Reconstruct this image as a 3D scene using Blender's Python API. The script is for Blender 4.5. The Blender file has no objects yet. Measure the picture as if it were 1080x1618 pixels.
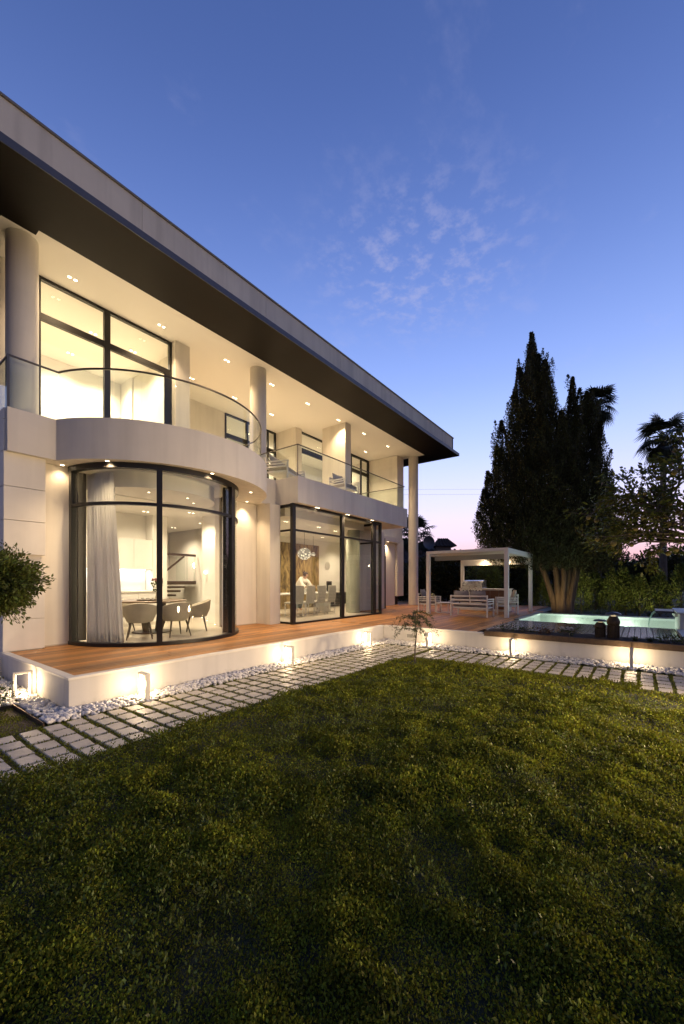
import bpy, bmesh, math, random
import numpy as np
from math import radians, sin, cos, pi
from mathutils import Vector, Matrix

S = bpy.context.scene
COL = S.collection
random.seed(7)
RNG = np.random.default_rng(7)

# ------------------------------------------------------------------ camera, sky, exposure
cam = bpy.data.cameras.new('camera')
cam_o = bpy.data.objects.new('camera', cam)
COL.objects.link(cam_o)
S.camera = cam_o
cam_o.location = (0, 0, 1.6)
cam_o.rotation_euler = (radians(90), 0, radians(36.99 - 90))
cam.sensor_fit = 'VERTICAL'
cam.sensor_height = 36
cam.lens = 14
cam.shift_y = 0.068
cam.clip_start = 0.05
cam.clip_end = 3000

world = bpy.data.worlds.new('World')
S.world = world
world.use_nodes = True
wn = world.node_tree
wn.nodes.clear()


def wnode(t, **kw):
    n = wn.nodes.new(t)
    for k, v in kw.items():
        setattr(n, k, v)
    return n


def build_world():
    L = wn.links.new
    out = wnode('ShaderNodeOutputWorld')
    bg = wnode('ShaderNodeBackground')
    L(bg.outputs[0], out.inputs[0])
    sky = wnode('ShaderNodeTexSky', sky_type='NISHITA', sun_disc=False)
    sky.sun_elevation = radians(-4)
    sky.sun_rotation = radians(68)
    sky.ozone_density = 3.0
    sky.dust_density = 1.0
    tc = wnode('ShaderNodeTexCoord')
    sep = wnode('ShaderNodeSeparateXYZ')
    L(tc.outputs['Generated'], sep.inputs[0])
    # twilight colours by height above the horizon, all round the sky
    ramp = wnode('ShaderNodeValToRGB')
    cr = ramp.color_ramp
    cr.interpolation = 'B_SPLINE'
    stops = [(0.0, (0.46, 0.19, 0.26)), (0.04, (0.76, 0.39, 0.44)), (0.10, (0.80, 0.57, 0.64)), (0.18, (0.70, 0.66, 0.84)),
             (0.30, (0.44, 0.56, 0.92)), (0.43, (0.26, 0.385, 0.80)), (0.60, (0.132, 0.222, 0.56)),
             (0.78, (0.064, 0.120, 0.345)), (1.0, (0.038, 0.077, 0.235))]
    cr.elements[0].position = stops[0][0]
    cr.elements[0].color = (*stops[0][1], 1)
    cr.elements[1].position = stops[-1][0]
    cr.elements[1].color = (*stops[-1][1], 1)
    for p, c in stops[1:-1]:
        e = cr.elements.new(p)
        e.color = (*c, 1)
    L(sep.outputs['Z'], ramp.inputs[0])
    skys = wnode('ShaderNodeVectorMath', operation='SCALE')
    skys.inputs['Scale'].default_value = 1.6
    L(sky.outputs[0], skys.inputs[0])
    ramps = wnode('ShaderNodeVectorMath', operation='SCALE')
    dotn = wnode('ShaderNodeVectorMath', operation='DOT_PRODUCT')
    dotn.inputs[1].default_value = (cos(radians(22)), sin(radians(22)), 0)
    L(tc.outputs['Generated'], dotn.inputs[0])
    glow = wnode('ShaderNodeMapRange')
    glow.inputs['From Min'].default_value = -1.0
    glow.inputs['To Min'].default_value = 0.38
    glow.inputs['To Max'].default_value = 1.28
    L(dotn.outputs['Value'], glow.inputs[0])
    L(glow.outputs[0], ramps.inputs['Scale'])
    L(ramp.outputs[0], ramps.inputs[0])
    add = wnode('ShaderNodeVectorMath', operation='ADD')
    L(skys.outputs[0], add.inputs[0])
    L(ramps.outputs[0], add.inputs[1])
    # high thin clouds: directions projected on a flat cloud sheet
    mx = wnode('ShaderNodeMath', operation='MAXIMUM')
    mx.inputs[1].default_value = 0.06
    L(sep.outputs['Z'], mx.inputs[0])
    div = wnode('ShaderNodeVectorMath', operation='DIVIDE')
    comb = wnode('ShaderNodeCombineXYZ')
    for i in range(3):
        L(mx.outputs[0], comb.inputs[i])
    L(tc.outputs['Generated'], div.inputs[0])
    L(comb.outputs[0], div.inputs[1])

    def noise(scale, detail, rough, loc, sc=(1, 1, 1)):
        mp = wnode('ShaderNodeMapping')
        mp.inputs['Location'].default_value = loc
        mp.inputs['Scale'].default_value = sc
        L(div.outputs[0], mp.inputs[0])
        n = wnode('ShaderNodeTexNoise')
        n.inputs['Scale'].default_value = scale
        n.inputs['Detail'].default_value = detail
        n.inputs['Roughness'].default_value = rough
        L(mp.outputs[0], n.inputs['Vector'])
        return n.outputs['Fac']

    def maprange(src, a, b):
        m = wnode('ShaderNodeMapRange', interpolation_type='SMOOTHSTEP')
        m.inputs['From Min'].default_value = a
        m.inputs['From Max'].default_value = b
        L(src, m.inputs[0])
        return m.outputs[0]

    def mul(a, b):
        m = wnode('ShaderNodeMath', operation='MULTIPLY')
        L(a, m.inputs[0])
        if isinstance(b, float):
            m.inputs[1].default_value = b
        else:
            L(b, m.inputs[1])
        return m.outputs[0]
    puff = maprange(noise(15.0, 4, 0.62, (0.3, 0.2, 0)), 0.44, 0.70)
    # the cloud field lies where the photograph has it: a patch in front, wisps elsewhere
    dist = wnode('ShaderNodeVectorMath', operation='DISTANCE')
    mpd = wnode('ShaderNodeMapping')
    L(div.outputs[0], mpd.inputs[0])
    L(mpd.outputs[0], dist.inputs[0])
    dist.inputs[1].default_value = (1.18, 0.58, 1.0)
    patch = maprange(dist.outputs['Value'], 0.50, 0.05)
    wisp = maprange(noise(4.0, 5, 0.65, (4.1, 1.7, 0), (1.0, 1.4, 1)), 0.56, 0.82)
    field = mul(puff, patch)
    w2 = mul(wisp, 0.12)
    ad = wnode('ShaderNodeMath', operation='ADD')
    L(mul(field, 0.34), ad.inputs[0])
    L(w2, ad.inputs[1])
    mixc = wnode('ShaderNodeMix', data_type='RGBA')
    L(ad.outputs[0], mixc.inputs['Factor'])
    L(add.outputs[0], mixc.inputs['A'])
    mixc.inputs['B'].default_value = (0.58, 0.56, 0.78, 1)
    L(mixc.outputs['Result'], bg.inputs['Color'])
    bg.inputs['Strength'].default_value = 1.0


build_world()
SKY_DIR = radians(22)

S.view_settings.view_transform = 'Standard'
S.view_settings.look = 'None'
S.view_settings.exposure = 0.0
S.view_settings.gamma = 1.0
S.view_settings.use_curve_mapping = False
S.render.engine = 'CYCLES'
cy = S.cycles
cy.use_denoising = True
cy.denoiser = 'OPENIMAGEDENOISE'
cy.max_bounces = 9
cy.diffuse_bounces = 4
cy.glossy_bounces = 4
cy.transmission_bounces = 6
cy.transparent_max_bounces = 24
cy.sample_clamp_indirect = 4.0
cy.caustics_reflective = False
cy.caustics_refractive = False
cy.use_light_tree = True

WARM = (1.0, 0.71, 0.41)
WARM2 = (1.0, 0.72, 0.41)
ROOM = (1.0, 0.78, 0.53)


# ------------------------------------------------------------------ materials
def new_mat(name):
    m = bpy.data.materials.new(name)
    m.use_nodes = True
    return m, m.node_tree, m.node_tree.nodes['Principled BSDF']


def pmat(name, col, rough=0.5, metal=0.0, var=0.12, scale=6.0, bump=0.0, bscale=80.0, stretch=(1, 1, 1), spec=0.5,
         island=False, obj_rand=0.0, trans=0.0, coord='Object', streak=0.0, splash=0.0):
    """Principled material with noise-driven colour variation, roughness variation and fine bump."""
    m, nt, b = new_mat(name)
    L = nt.links.new
    tc = nt.nodes.new('ShaderNodeTexCoord')
    mp = nt.nodes.new('ShaderNodeMapping')
    mp.inputs['Scale'].default_value = stretch
    if coord == 'World':
        g = nt.nodes.new('ShaderNodeNewGeometry')
        L(g.outputs['Position'], mp.inputs[0])
    else:
        L(tc.outputs[coord], mp.inputs[0])
    n = nt.nodes.new('ShaderNodeTexNoise')
    n.inputs['Scale'].default_value = scale
    n.inputs['Detail'].default_value = 5
    n.inputs['Roughness'].default_value = 0.6
    L(mp.outputs[0], n.inputs['Vector'])
    hsv = nt.nodes.new('ShaderNodeHueSaturation')
    hsv.inputs['Color'].default_value = (*col, 1)
    mr = nt.nodes.new('ShaderNodeMapRange')
    mr.inputs['From Min'].default_value = 0.25
    mr.inputs['From Max'].default_value = 0.75
    mr.inputs['To Min'].default_value = 1 - var
    mr.inputs['To Max'].default_value = 1 + var
    L(n.outputs['Fac'], mr.inputs[0])
    val = mr.outputs[0]
    if island or obj_rand:
        if island:
            src = nt.nodes.new('ShaderNodeNewGeometry').outputs['Random Per Island']
            amp = 0.45
        else:
            src = nt.nodes.new('ShaderNodeObjectInfo').outputs['Random']
            amp = obj_rand
        mr2 = nt.nodes.new('ShaderNodeMapRange')
        mr2.inputs['To Min'].default_value = 1 - amp
        mr2.inputs['To Max'].default_value = 1 + amp
        L(src, mr2.inputs[0])
        mu = nt.nodes.new('ShaderNodeMath')
        mu.operation = 'MULTIPLY'
        L(val, mu.inputs[0])
        L(mr2.outputs[0], mu.inputs[1])
        val = mu.outputs[0]
        if island:
            mr3 = nt.nodes.new('ShaderNodeMapRange')
            mr3.inputs['To Min'].default_value = 0.47
            mr3.inputs['To Max'].default_value = 0.53
            L(src, mr3.inputs[0])
            L(mr3.outputs[0], hsv.inputs['Hue'])
    if streak or splash:
        g2 = nt.nodes.new('ShaderNodeNewGeometry')

        def dirt(sc, scale, lo, hi, fmin, fmax, gate=None):
            nonlocal val
            mp2 = nt.nodes.new('ShaderNodeMapping')
            mp2.inputs['Scale'].default_value = sc
            L(g2.outputs['Position'], mp2.inputs[0])
            ns = nt.nodes.new('ShaderNodeTexNoise')
            ns.inputs['Scale'].default_value = scale
            ns.inputs['Detail'].default_value = 6
            L(mp2.outputs[0], ns.inputs['Vector'])
            src = ns.outputs['Fac']
            if gate:
                sp = nt.nodes.new('ShaderNodeSeparateXYZ')
                L(g2.outputs['Position'], sp.inputs[0])
                mz = nt.nodes.new('ShaderNodeMath')
                mz.operation = 'MULTIPLY_ADD'
                mz.inputs[1].default_value = gate
                L(sp.outputs['Z'], mz.inputs[0])
                L(src, mz.inputs[2])
                src = mz.outputs[0]
            mm = nt.nodes.new('ShaderNodeMapRange')
            mm.inputs['From Min'].default_value = fmin
            mm.inputs['From Max'].default_value = fmax
            mm.inputs['To Min'].default_value = lo
            mm.inputs['To Max'].default_value = hi
            L(src, mm.inputs[0])
            mu2 = nt.nodes.new('ShaderNodeMath')
            mu2.operation = 'MULTIPLY'
            L(val, mu2.inputs[0])
            L(mm.outputs[0], mu2.inputs[1])
            val = mu2.outputs[0]
        if streak:
            dirt((5, 5, 0.35), 1.0, 1 - streak, 1.0, 0.3, 0.55)
        if splash:
            dirt((9, 9, 9), 1.0, 1 - splash, 1.0, 0.42, 0.72, 2.2)
    L(val, hsv.inputs['Value'])
    L(hsv.outputs[0], b.inputs['Base Color'])
    rr = nt.nodes.new('ShaderNodeMapRange')
    rr.inputs['To Min'].default_value = max(0.02, rough * 0.85)
    rr.inputs['To Max'].default_value = min(1, rough * 1.15)
    L(n.outputs['Fac'], rr.inputs[0])
    L(rr.outputs[0], b.inputs['Roughness'])
    b.inputs['Metallic'].default_value = metal
    b.inputs['Specular IOR Level'].default_value = spec
    if bump:
        n2 = nt.nodes.new('ShaderNodeTexNoise')
        n2.inputs['Scale'].default_value = bscale
        n2.inputs['Detail'].default_value = 4
        L(mp.outputs[0], n2.inputs['Vector'])
        bp = nt.nodes.new('ShaderNodeBump')
        bp.inputs['Strength'].default_value = bump
        bp.inputs['Distance'].default_value = 0.01
        L(n2.outputs['Fac'], bp.inputs['Height'])
        L(bp.outputs[0], b.inputs['Normal'])
    if trans:
        tr = nt.nodes.new('ShaderNodeBsdfTranslucent')
        L(hsv.outputs[0], tr.inputs['Color'])
        mx = nt.nodes.new('ShaderNodeMixShader')
        mx.inputs[0].default_value = trans
        L(b.outputs[0], mx.inputs[1])
        L(tr.outputs[0], mx.inputs[2])
        L(mx.outputs[0], nt.nodes['Material Output'].inputs[0])
    return m


def glass_mat(name, tint=(0.94, 0.96, 0.95), ior=1.45, base=0.0, rough=0.0):
    m = bpy.data.materials.new(name)
    m.use_nodes = True
    nt = m.node_tree
    nt.nodes.clear()
    L = nt.links.new
    out = nt.nodes.new('ShaderNodeOutputMaterial')
    t = nt.nodes.new('ShaderNodeBsdfTransparent')
    t.inputs[0].default_value = (*tint, 1)
    g = nt.nodes.new('ShaderNodeBsdfGlossy')
    g.inputs['Roughness'].default_value = rough
    g.inputs['Color'].default_value = (0.9, 0.92, 0.92, 1)
    lw = nt.nodes.new('ShaderNodeLayerWeight')
    lw.inputs[0].default_value = 0.5
    pw = nt.nodes.new('ShaderNodeMath')
    pw.operation = 'POWER'
    pw.inputs[1].default_value = 5.0
    L(lw.outputs['Facing'], pw.inputs[0])
    f0 = ((ior - 1) / (ior + 1)) ** 2
    fr = nt.nodes.new('ShaderNodeMath')
    fr.operation = 'MULTIPLY_ADD'
    fr.inputs[1].default_value = (1 - f0) * 0.6
    fr.inputs[2].default_value = f0
    L(pw.outputs[0], fr.inputs[0])
    # a very slight waviness of the pane
    n = nt.nodes.new('ShaderNodeTexNoise')
    n.inputs['Scale'].default_value = 1.3
    bp = nt.nodes.new('ShaderNodeBump')
    bp.inputs['Strength'].default_value = 0.02
    bp.inputs['Distance'].default_value = 0.02
    L(n.outputs['Fac'], bp.inputs['Height'])
    L(bp.outputs[0], g.inputs['Normal'])
    ad = nt.nodes.new('ShaderNodeMath')
    ad.operation = 'ADD'
    ad.use_clamp = True
    ad.inputs[1].default_value = base
    L(fr.outputs[0], ad.inputs[0])
    mx = nt.nodes.new('ShaderNodeMixShader')
    L(ad.outputs[0], mx.inputs[0])
    L(t.outputs[0], mx.inputs[1])
    L(g.outputs[0], mx.inputs[2])
    L(mx.outputs[0], out.inputs[0])
    return m


def emit_mat(name, col, strength):
    m = bpy.data.materials.new(name)
    m.use_nodes = True
    nt = m.node_tree
    nt.nodes.clear()
    out = nt.nodes.new('ShaderNodeOutputMaterial')
    e = nt.nodes.new('ShaderNodeEmission')
    e.inputs[0].default_value = (*col, 1)
    e.inputs[1].default_value = strength
    nt.links.new(e.outputs[0], out.inputs[0])
    return m


def leaf_mat(name, col, var=0.35, scale=1.5, trans=0.35, rough=0.5):
    return pmat(name, col, rough=rough, var=var, scale=scale, island=True, trans=trans, coord='World', spec=0.2)


M = {}
M['render'] = pmat('white_render', (0.74, 0.70, 0.62), 0.85, var=0.06, scale=1.2, bump=0.25, bscale=160, coord='World', streak=0.10)
M['panel'] = pmat('stone_panel', (0.78, 0.74, 0.65), 0.6, var=0.06, scale=2.0, bump=0.08, bscale=60, coord='World', streak=0.07)
M['wallwhite'] = pmat('garden_wall_render', (0.66, 0.63, 0.58), 0.75, var=0.07, scale=1.6, bump=0.2, bscale=120, coord='World', streak=0.10, splash=0.28)
M['inner'] = pmat('interior_paint', (0.80, 0.78, 0.73), 0.8, var=0.02, scale=1.0, bump=0.05, bscale=90, coord='World')
M['ceil'] = pmat('ceiling_paint', (0.80, 0.77, 0.71), 0.8, var=0.02, scale=0.8, bump=0.04, bscale=90, coord='World')
M['soffit'] = pmat('bronze_soffit', (0.0055, 0.0035, 0.002), 0.6, var=0.15, scale=0.8, spec=0.15, coord='World')
M['fascia'] = pmat('dark_zinc', (0.085, 0.09, 0.11), 0.45, metal=0.3, var=0.1, coord='World')
M['parapet'] = pmat('parapet_panel', (0.68, 0.64, 0.54), 0.75, var=0.10, scale=0.9, bump=0.1, bscale=50, coord='World', streak=0.16)
M['coping'] = pmat('coping_metal', (0.23, 0.21, 0.18), 0.5, metal=0.4, var=0.1, coord='World')
M['frame'] = pmat('black_aluminium', (0.010, 0.009, 0.008), 0.4, metal=0.2, var=0.15, scale=20)
M['glass'] = glass_mat('window_glass')
M['railglass'] = glass_mat('railing_glass', (0.93, 0.96, 0.95), 1.3)
M['rail'] = pmat('rail_metal', (0.10, 0.09, 0.085), 0.35, metal=0.7, var=0.1)
M['paver'] = pmat('limestone_paver', (0.47, 0.43, 0.37), 0.5, var=0.16, scale=7, bump=0.35, bscale=38, obj_rand=0.12, coord='World')
M['pebble'] = pmat('white_pebble', (0.68, 0.66, 0.63), 0.45, var=0.10, scale=25, bump=0.12, bscale=60, island=False, coord='World')
M['soil'] = pmat('soil', (0.035, 0.026, 0.018), 0.95, var=0.5, scale=14, bump=0.9, bscale=45, coord='World')
M['ground'] = pmat('garden_ground', (0.022, 0.028, 0.012), 0.95, var=0.45, scale=5, bump=0.8, bscale=30, coord='World')
M['steel_edge'] = pmat('rusty_steel', (0.11, 0.07, 0.04), 0.65, metal=0.3, var=0.35, scale=18, bump=0.2, bscale=60, coord='World')
M['whitemetal'] = pmat('white_powdercoat', (0.72, 0.70, 0.66), 0.4, var=0.04, scale=12)
M['lampgrey'] = pmat('lamp_aluminium', (0.58, 0.56, 0.52), 0.45, metal=0.3, var=0.08, scale=12)
M['cushion'] = pmat('grey_cushion', (0.24, 0.23, 0.24), 0.9, var=0.12, scale=9, bump=0.5, bscale=220)
M['cushionlight'] = pmat('taupe_cushion', (0.42, 0.38, 0.33), 0.9, var=0.1, scale=9, bump=0.5, bscale=220)
M['tub'] = pmat('taupe_upholstery', (0.40, 0.35, 0.27), 0.85, var=0.08, scale=8, bump=0.4, bscale=260)
M['darkwood'] = pmat('dark_wood', (0.055, 0.034, 0.02), 0.45, var=0.3, scale=6, stretch=(1, 8, 8), bump=0.15, bscale=40)
M['tablewood'] = pmat('walnut', (0.12, 0.07, 0.035), 0.35, var=0.3, scale=5, stretch=(1, 9, 9))
M['curtain'] = pmat('sheer_curtain', (0.86, 0.84, 0.84), 0.9, var=0.04, scale=5, trans=0.5)
M['floor'] = pmat('interior_tile', (0.52, 0.46, 0.37), 0.3, var=0.08, scale=3, coord='World')
M['stainless'] = pmat('stainless_steel', (0.55, 0.55, 0.56), 0.28, metal=1.0, var=0.08, scale=10)
M['bark'] = pmat('bark', (0.14, 0.10, 0.06), 0.9, var=0.75, scale=9, stretch=(1, 1, 0.12), bump=1.0, bscale=26)
M['greybark'] = pmat('grey_bark', (0.09, 0.075, 0.06), 0.9, var=0.35, scale=14, stretch=(1, 1, 0.3), bump=0.8, bscale=40)
M['cypress'] = leaf_mat('cypress_leaf', (0.046, 0.046, 0.014), 0.5, 1.0, 0.15)
M['hedge'] = leaf_mat('conifer_hedge_leaf', (0.075, 0.095, 0.022), 0.4, 1.6, 0.2)
M['citrus'] = leaf_mat('citrus_leaf', (0.095, 0.105, 0.020), 0.35, 2.0, 0.3, 0.35)
M['shrub'] = leaf_mat('shrub_leaf', (0.11, 0.135, 0.03), 0.35, 4.0, 0.3, 0.4)
M['palm'] = leaf_mat('palm_leaf', (0.035, 0.042, 0.024), 0.3, 2.0, 0.15)
M['grass'] = leaf_mat('lawn_leaf', (0.168, 0.180, 0.015), 0.45, 2.2, 0.25, 0.7)
M['plant'] = leaf_mat('planter_leaf', (0.06, 0.075, 0.025), 0.4, 5.0, 0.25)
M['flower'] = pmat('white_petal', (0.70, 0.68, 0.62), 0.7, var=0.1, scale=30, trans=0.3)
M['pink'] = pmat('dusty_pink_petal', (0.30, 0.12, 0.11), 0.7, var=0.2, scale=40, trans=0.2)
M['fruit'] = pmat('citrus_skin', (0.17, 0.14, 0.03), 0.45, var=0.25, scale=6, bump=0.3, bscale=120)
M['roofdark'] = pmat('clay_tile', (0.045, 0.028, 0.022), 0.8, var=0.35, scale=9, bump=0.5, bscale=20, coord='World')
M['neighbor'] = pmat('neighbour_render', (0.15, 0.13, 0.12), 0.85, var=0.15, scale=2, bump=0.2, coord='World')
M['hill'] = pmat('far_hill', (0.045, 0.05, 0.035), 0.95, var=0.5, scale=0.08, bump=0.5, bscale=0.6, coord='World')
M['lantern'] = pmat('lantern_bronze', (0.045, 0.03, 0.018), 0.5, metal=0.5, var=0.3, scale=20)
M['cap'] = pmat('lantern_cap', (0.09, 0.095, 0.12), 0.35, metal=0.6, var=0.15, scale=20)
M['poolplaster'] = pmat('pool_plaster', (0.68, 0.74, 0.66), 0.7, var=0.05, scale=3, coord='World')
M['spawhite'] = pmat('spa_render', (0.62, 0.64, 0.60), 0.6, var=0.08, scale=3, bump=0.1, coord='World')
M['darkstone'] = pmat('dark_stone', (0.05, 0.055, 0.055), 0.3, var=0.2, scale=8, coord='World')
M['wire'] = pmat('black_cable', (0.02, 0.02, 0.02), 0.6)
M['onyx'] = None
M['brown'] = pmat('brown_cabinet', (0.14, 0.065, 0.03), 0.45, var=0.25, scale=7, stretch=(6, 1, 1))
M['skin'] = pmat('skin', (0.42, 0.26, 0.18), 0.6, var=0.05)
M['cloth'] = pmat('white_blouse', (0.72, 0.68, 0.60), 0.85, var=0.05, scale=10, bump=0.2, bscale=60)
M['hair'] = pmat('dark_hair', (0.03, 0.02, 0.015), 0.6, var=0.3, scale=30)
M['porcelain'] = pmat('white_porcelain', (0.78, 0.76, 0.72), 0.25, var=0.03)
M['sign_dark'] = pmat('black_plastic', (0.03, 0.03, 0.03), 0.4, var=0.1)
M['chairgrey'] = pmat('grey_leather', (0.36, 0.34, 0.29), 0.55, var=0.08, scale=8, bump=0.15, bscale=120)
M['darkdoor'] = pmat('wenge_door', (0.05, 0.028, 0.018), 0.4, var=0.25, scale=5, stretch=(6, 6, 1))
M['brownedge'] = pmat('brown_earth', (0.05, 0.035, 0.02), 0.95, var=0.4, scale=12, bump=0.8, bscale=40, coord='World')
M['em_down'] = emit_mat('downlight_glow', (1.0, 0.80, 0.52), 14)
M['em_boll'] = emit_mat('bollard_strip', (1.0, 0.80, 0.50), 13)
M['em_pend'] = emit_mat('pendant_glow', (1.0, 0.80, 0.5), 9)
M['em_kitchen'] = emit_mat('under_cabinet_strip', (1.0, 0.95, 0.85), 5)
M['em_pool'] = emit_mat('pool_lamp_glow', (0.85, 1.0, 0.9), 22)


def onyx():
    m, nt, b = new_mat('veined_wood_panel')
    L = nt.links.new
    g = nt.nodes.new('ShaderNodeNewGeometry')
    mp = nt.nodes.new('ShaderNodeMapping')
    mp.inputs['Scale'].default_value = (3.0, 3.0, 1.0)
    L(g.outputs['Position'], mp.inputs[0])
    n = nt.nodes.new('ShaderNodeTexNoise')
    n.inputs['Scale'].default_value = 1.7
    n.inputs['Detail'].default_value = 8
    n.inputs['Distortion'].default_value = 1.6
    L(mp.outputs[0], n.inputs['Vector'])
    r = nt.nodes.new('ShaderNodeValToRGB')
    r.color_ramp.elements[0].position = 0.35
    r.color_ramp.elements[0].color = (0.07, 0.042, 0.015, 1)
    r.color_ramp.elements[1].position = 0.68
    r.color_ramp.elements[1].color = (0.42, 0.30, 0.12, 1)
    L(n.outputs['Fac'], r.inputs[0])
    L(r.outputs[0], b.inputs['Base Color'])
    b.inputs['Roughness'].default_value = 0.45
    return m


M['onyx'] = onyx()


def deck_mat(name, col, rough, dark=0.0, coat=0.0):
    m, nt, b = new_mat(name)
    L = nt.links.new
    g = nt.nodes.new('ShaderNodeNewGeometry')
    oi = nt.nodes.new('ShaderNodeObjectInfo')
    add = nt.nodes.new('ShaderNodeVectorMath')
    add.operation = 'ADD'
    sc = nt.nodes.new('ShaderNodeVectorMath')
    sc.operation = 'SCALE'
    sc.inputs[0].default_value = (37.0, 11.0, 3.0)
    L(oi.outputs['Random'], sc.inputs['Scale'])
    L(g.outputs['Position'], add.inputs[0])
    L(sc.outputs[0], add.inputs[1])
    mp = nt.nodes.new('ShaderNodeMapping')
    mp.inputs['Scale'].default_value = (1.2, 22.0, 6.0)
    L(add.outputs[0], mp.inputs[0])
    n = nt.nodes.new('ShaderNodeTexNoise')
    n.inputs['Scale'].default_value = 3.0
    n.inputs['Detail'].default_value = 7
    n.inputs['Roughness'].default_value = 0.65
    n.inputs['Distortion'].default_value = 0.4
    L(mp.outputs[0], n.inputs['Vector'])
    r = nt.nodes.new('ShaderNodeValToRGB')
    r.color_ramp.elements[0].position = 0.3
    r.color_ramp.elements[0].color = (col[0] * 0.55, col[1] * 0.5, col[2] * 0.45, 1)
    r.color_ramp.elements[1].position = 0.72
    r.color_ramp.elements[1].color = (col[0] * 1.25, col[1] * 1.25, col[2] * 1.25, 1)
    L(n.outputs['Fac'], r.inputs[0])
    hsv = nt.nodes.new('ShaderNodeHueSaturation')
    mr = nt.nodes.new('ShaderNodeMapRange')
    mr.inputs['To Min'].default_value = 0.62
    mr.inputs['To Max'].default_value = 1.38
    L(oi.outputs['Random'], mr.inputs[0])
    L(mr.outputs[0], hsv.inputs['Value'])
    L(r.outputs[0], hsv.inputs['Color'])
    L(hsv.outputs[0], b.inputs['Base Color'])
    rr = nt.nodes.new('ShaderNodeMapRange')
    rr.inputs['To Min'].default_value = rough * 0.75
    rr.inputs['To Max'].default_value = rough * 1.3
    L(n.outputs['Fac'], rr.inputs[0])
    L(rr.outputs[0], b.inputs['Roughness'])
    wv = nt.nodes.new('ShaderNodeTexWave')
    wv.bands_direction = 'Y'
    wv.inputs['Scale'].default_value = 0.314 / 0.0275
    wv.inputs['Distortion'].default_value = 0.0
    tc = nt.nodes.new('ShaderNodeTexCoord')
    L(tc.outputs['Object'], wv.inputs['Vector'])
    gr = nt.nodes.new('ShaderNodeMapRange')
    gr.inputs['From Min'].default_value = 0.05
    gr.inputs['From Max'].default_value = 0.45
    gr.inputs['To Min'].default_value = 0.45
    L(wv.outputs['Fac'], gr.inputs[0])
    dk = nt.nodes.new('ShaderNodeMix')
    dk.data_type = 'RGBA'
    dk.blend_type = 'MULTIPLY'
    dk.inputs['Factor'].default_value = 0.8
    L(hsv.outputs[0], dk.inputs['A'])
    L(gr.outputs[0], dk.inputs['B'])
    L(dk.outputs['Result'], b.inputs['Base Color'])
    hs = nt.nodes.new('ShaderNodeMath')
    hs.operation = 'MULTIPLY_ADD'
    hs.inputs[1].default_value = 0.25
    L(n.outputs['Fac'], hs.inputs[0])
    L(gr.outputs[0], hs.inputs[2])
    bp = nt.nodes.new('ShaderNodeBump')
    bp.inputs['Strength'].default_value = 0.3
    bp.inputs['Distance'].default_value = 0.003
    L(hs.outputs[0], bp.inputs['Height'])
    L(bp.outputs[0], b.inputs['Normal'])
    b.inputs['Coat Weight'].default_value = coat
    b.inputs['Coat Roughness'].default_value = 0.12
    return m


M['deck'] = deck_mat('teak_deck', (0.54, 0.245, 0.058), 0.45, coat=0.05)
M['deckwet'] = deck_mat('oiled_dark_deck', (0.10, 0.055, 0.035), 0.22, coat=0.5)


def curtain_like_water():
    m = bpy.data.materials.new('pool_water')
    m.use_nodes = True
    nt = m.node_tree
    nt.nodes.clear()
    L = nt.links.new
    out = nt.nodes.new('ShaderNodeOutputMaterial')
    t = nt.nodes.new('ShaderNodeBsdfTransparent')
    t.inputs[0].default_value = (0.90, 0.98, 0.94, 1)
    g = nt.nodes.new('ShaderNodeBsdfGlossy')
    g.inputs['Roughness'].default_value = 0.04
    lw = nt.nodes.new('ShaderNodeLayerWeight')
    lw.inputs[0].default_value = 0.5
    pw = nt.nodes.new('ShaderNodeMath')
    pw.operation = 'POWER'
    pw.inputs[1].default_value = 5.0
    L(lw.outputs['Facing'], pw.inputs[0])
    fr = nt.nodes.new('ShaderNodeMath')
    fr.operation = 'MULTIPLY_ADD'
    fr.inputs[1].default_value = 0.45
    fr.inputs[2].default_value = 0.02
    L(pw.outputs[0], fr.inputs[0])
    n = nt.nodes.new('ShaderNodeTexNoise')
    n.inputs['Scale'].default_value = 3.5
    n.inputs['Detail'].default_value = 3
    bp = nt.nodes.new('ShaderNodeBump')
    bp.inputs['Strength'].default_value = 0.25
    bp.inputs['Distance'].default_value = 0.02
    gg = nt.nodes.new('ShaderNodeNewGeometry')
    L(gg.outputs['Position'], n.inputs['Vector'])
    L(n.outputs['Fac'], bp.inputs['Height'])
    L(bp.outputs[0], g.inputs['Normal'])
    mx = nt.nodes.new('ShaderNodeMixShader')
    L(fr.outputs[0], mx.inputs[0])
    L(t.outputs[0], mx.inputs[1])
    L(g.outputs[0], mx.inputs[2])
    L(mx.outputs[0], out.inputs[0])
    return m


M['water'] = curtain_like_water()


# ------------------------------------------------------------------ mesh helpers
def link(o, parent=None):
    COL.objects.link(o)
    if parent is not None:
        o.parent = parent
    return o


def off(root):
    """world location of an unrotated root chain"""
    v = Vector((0, 0, 0))
    while root is not None:
        v += root.location
        root = root.parent
    return v


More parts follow.
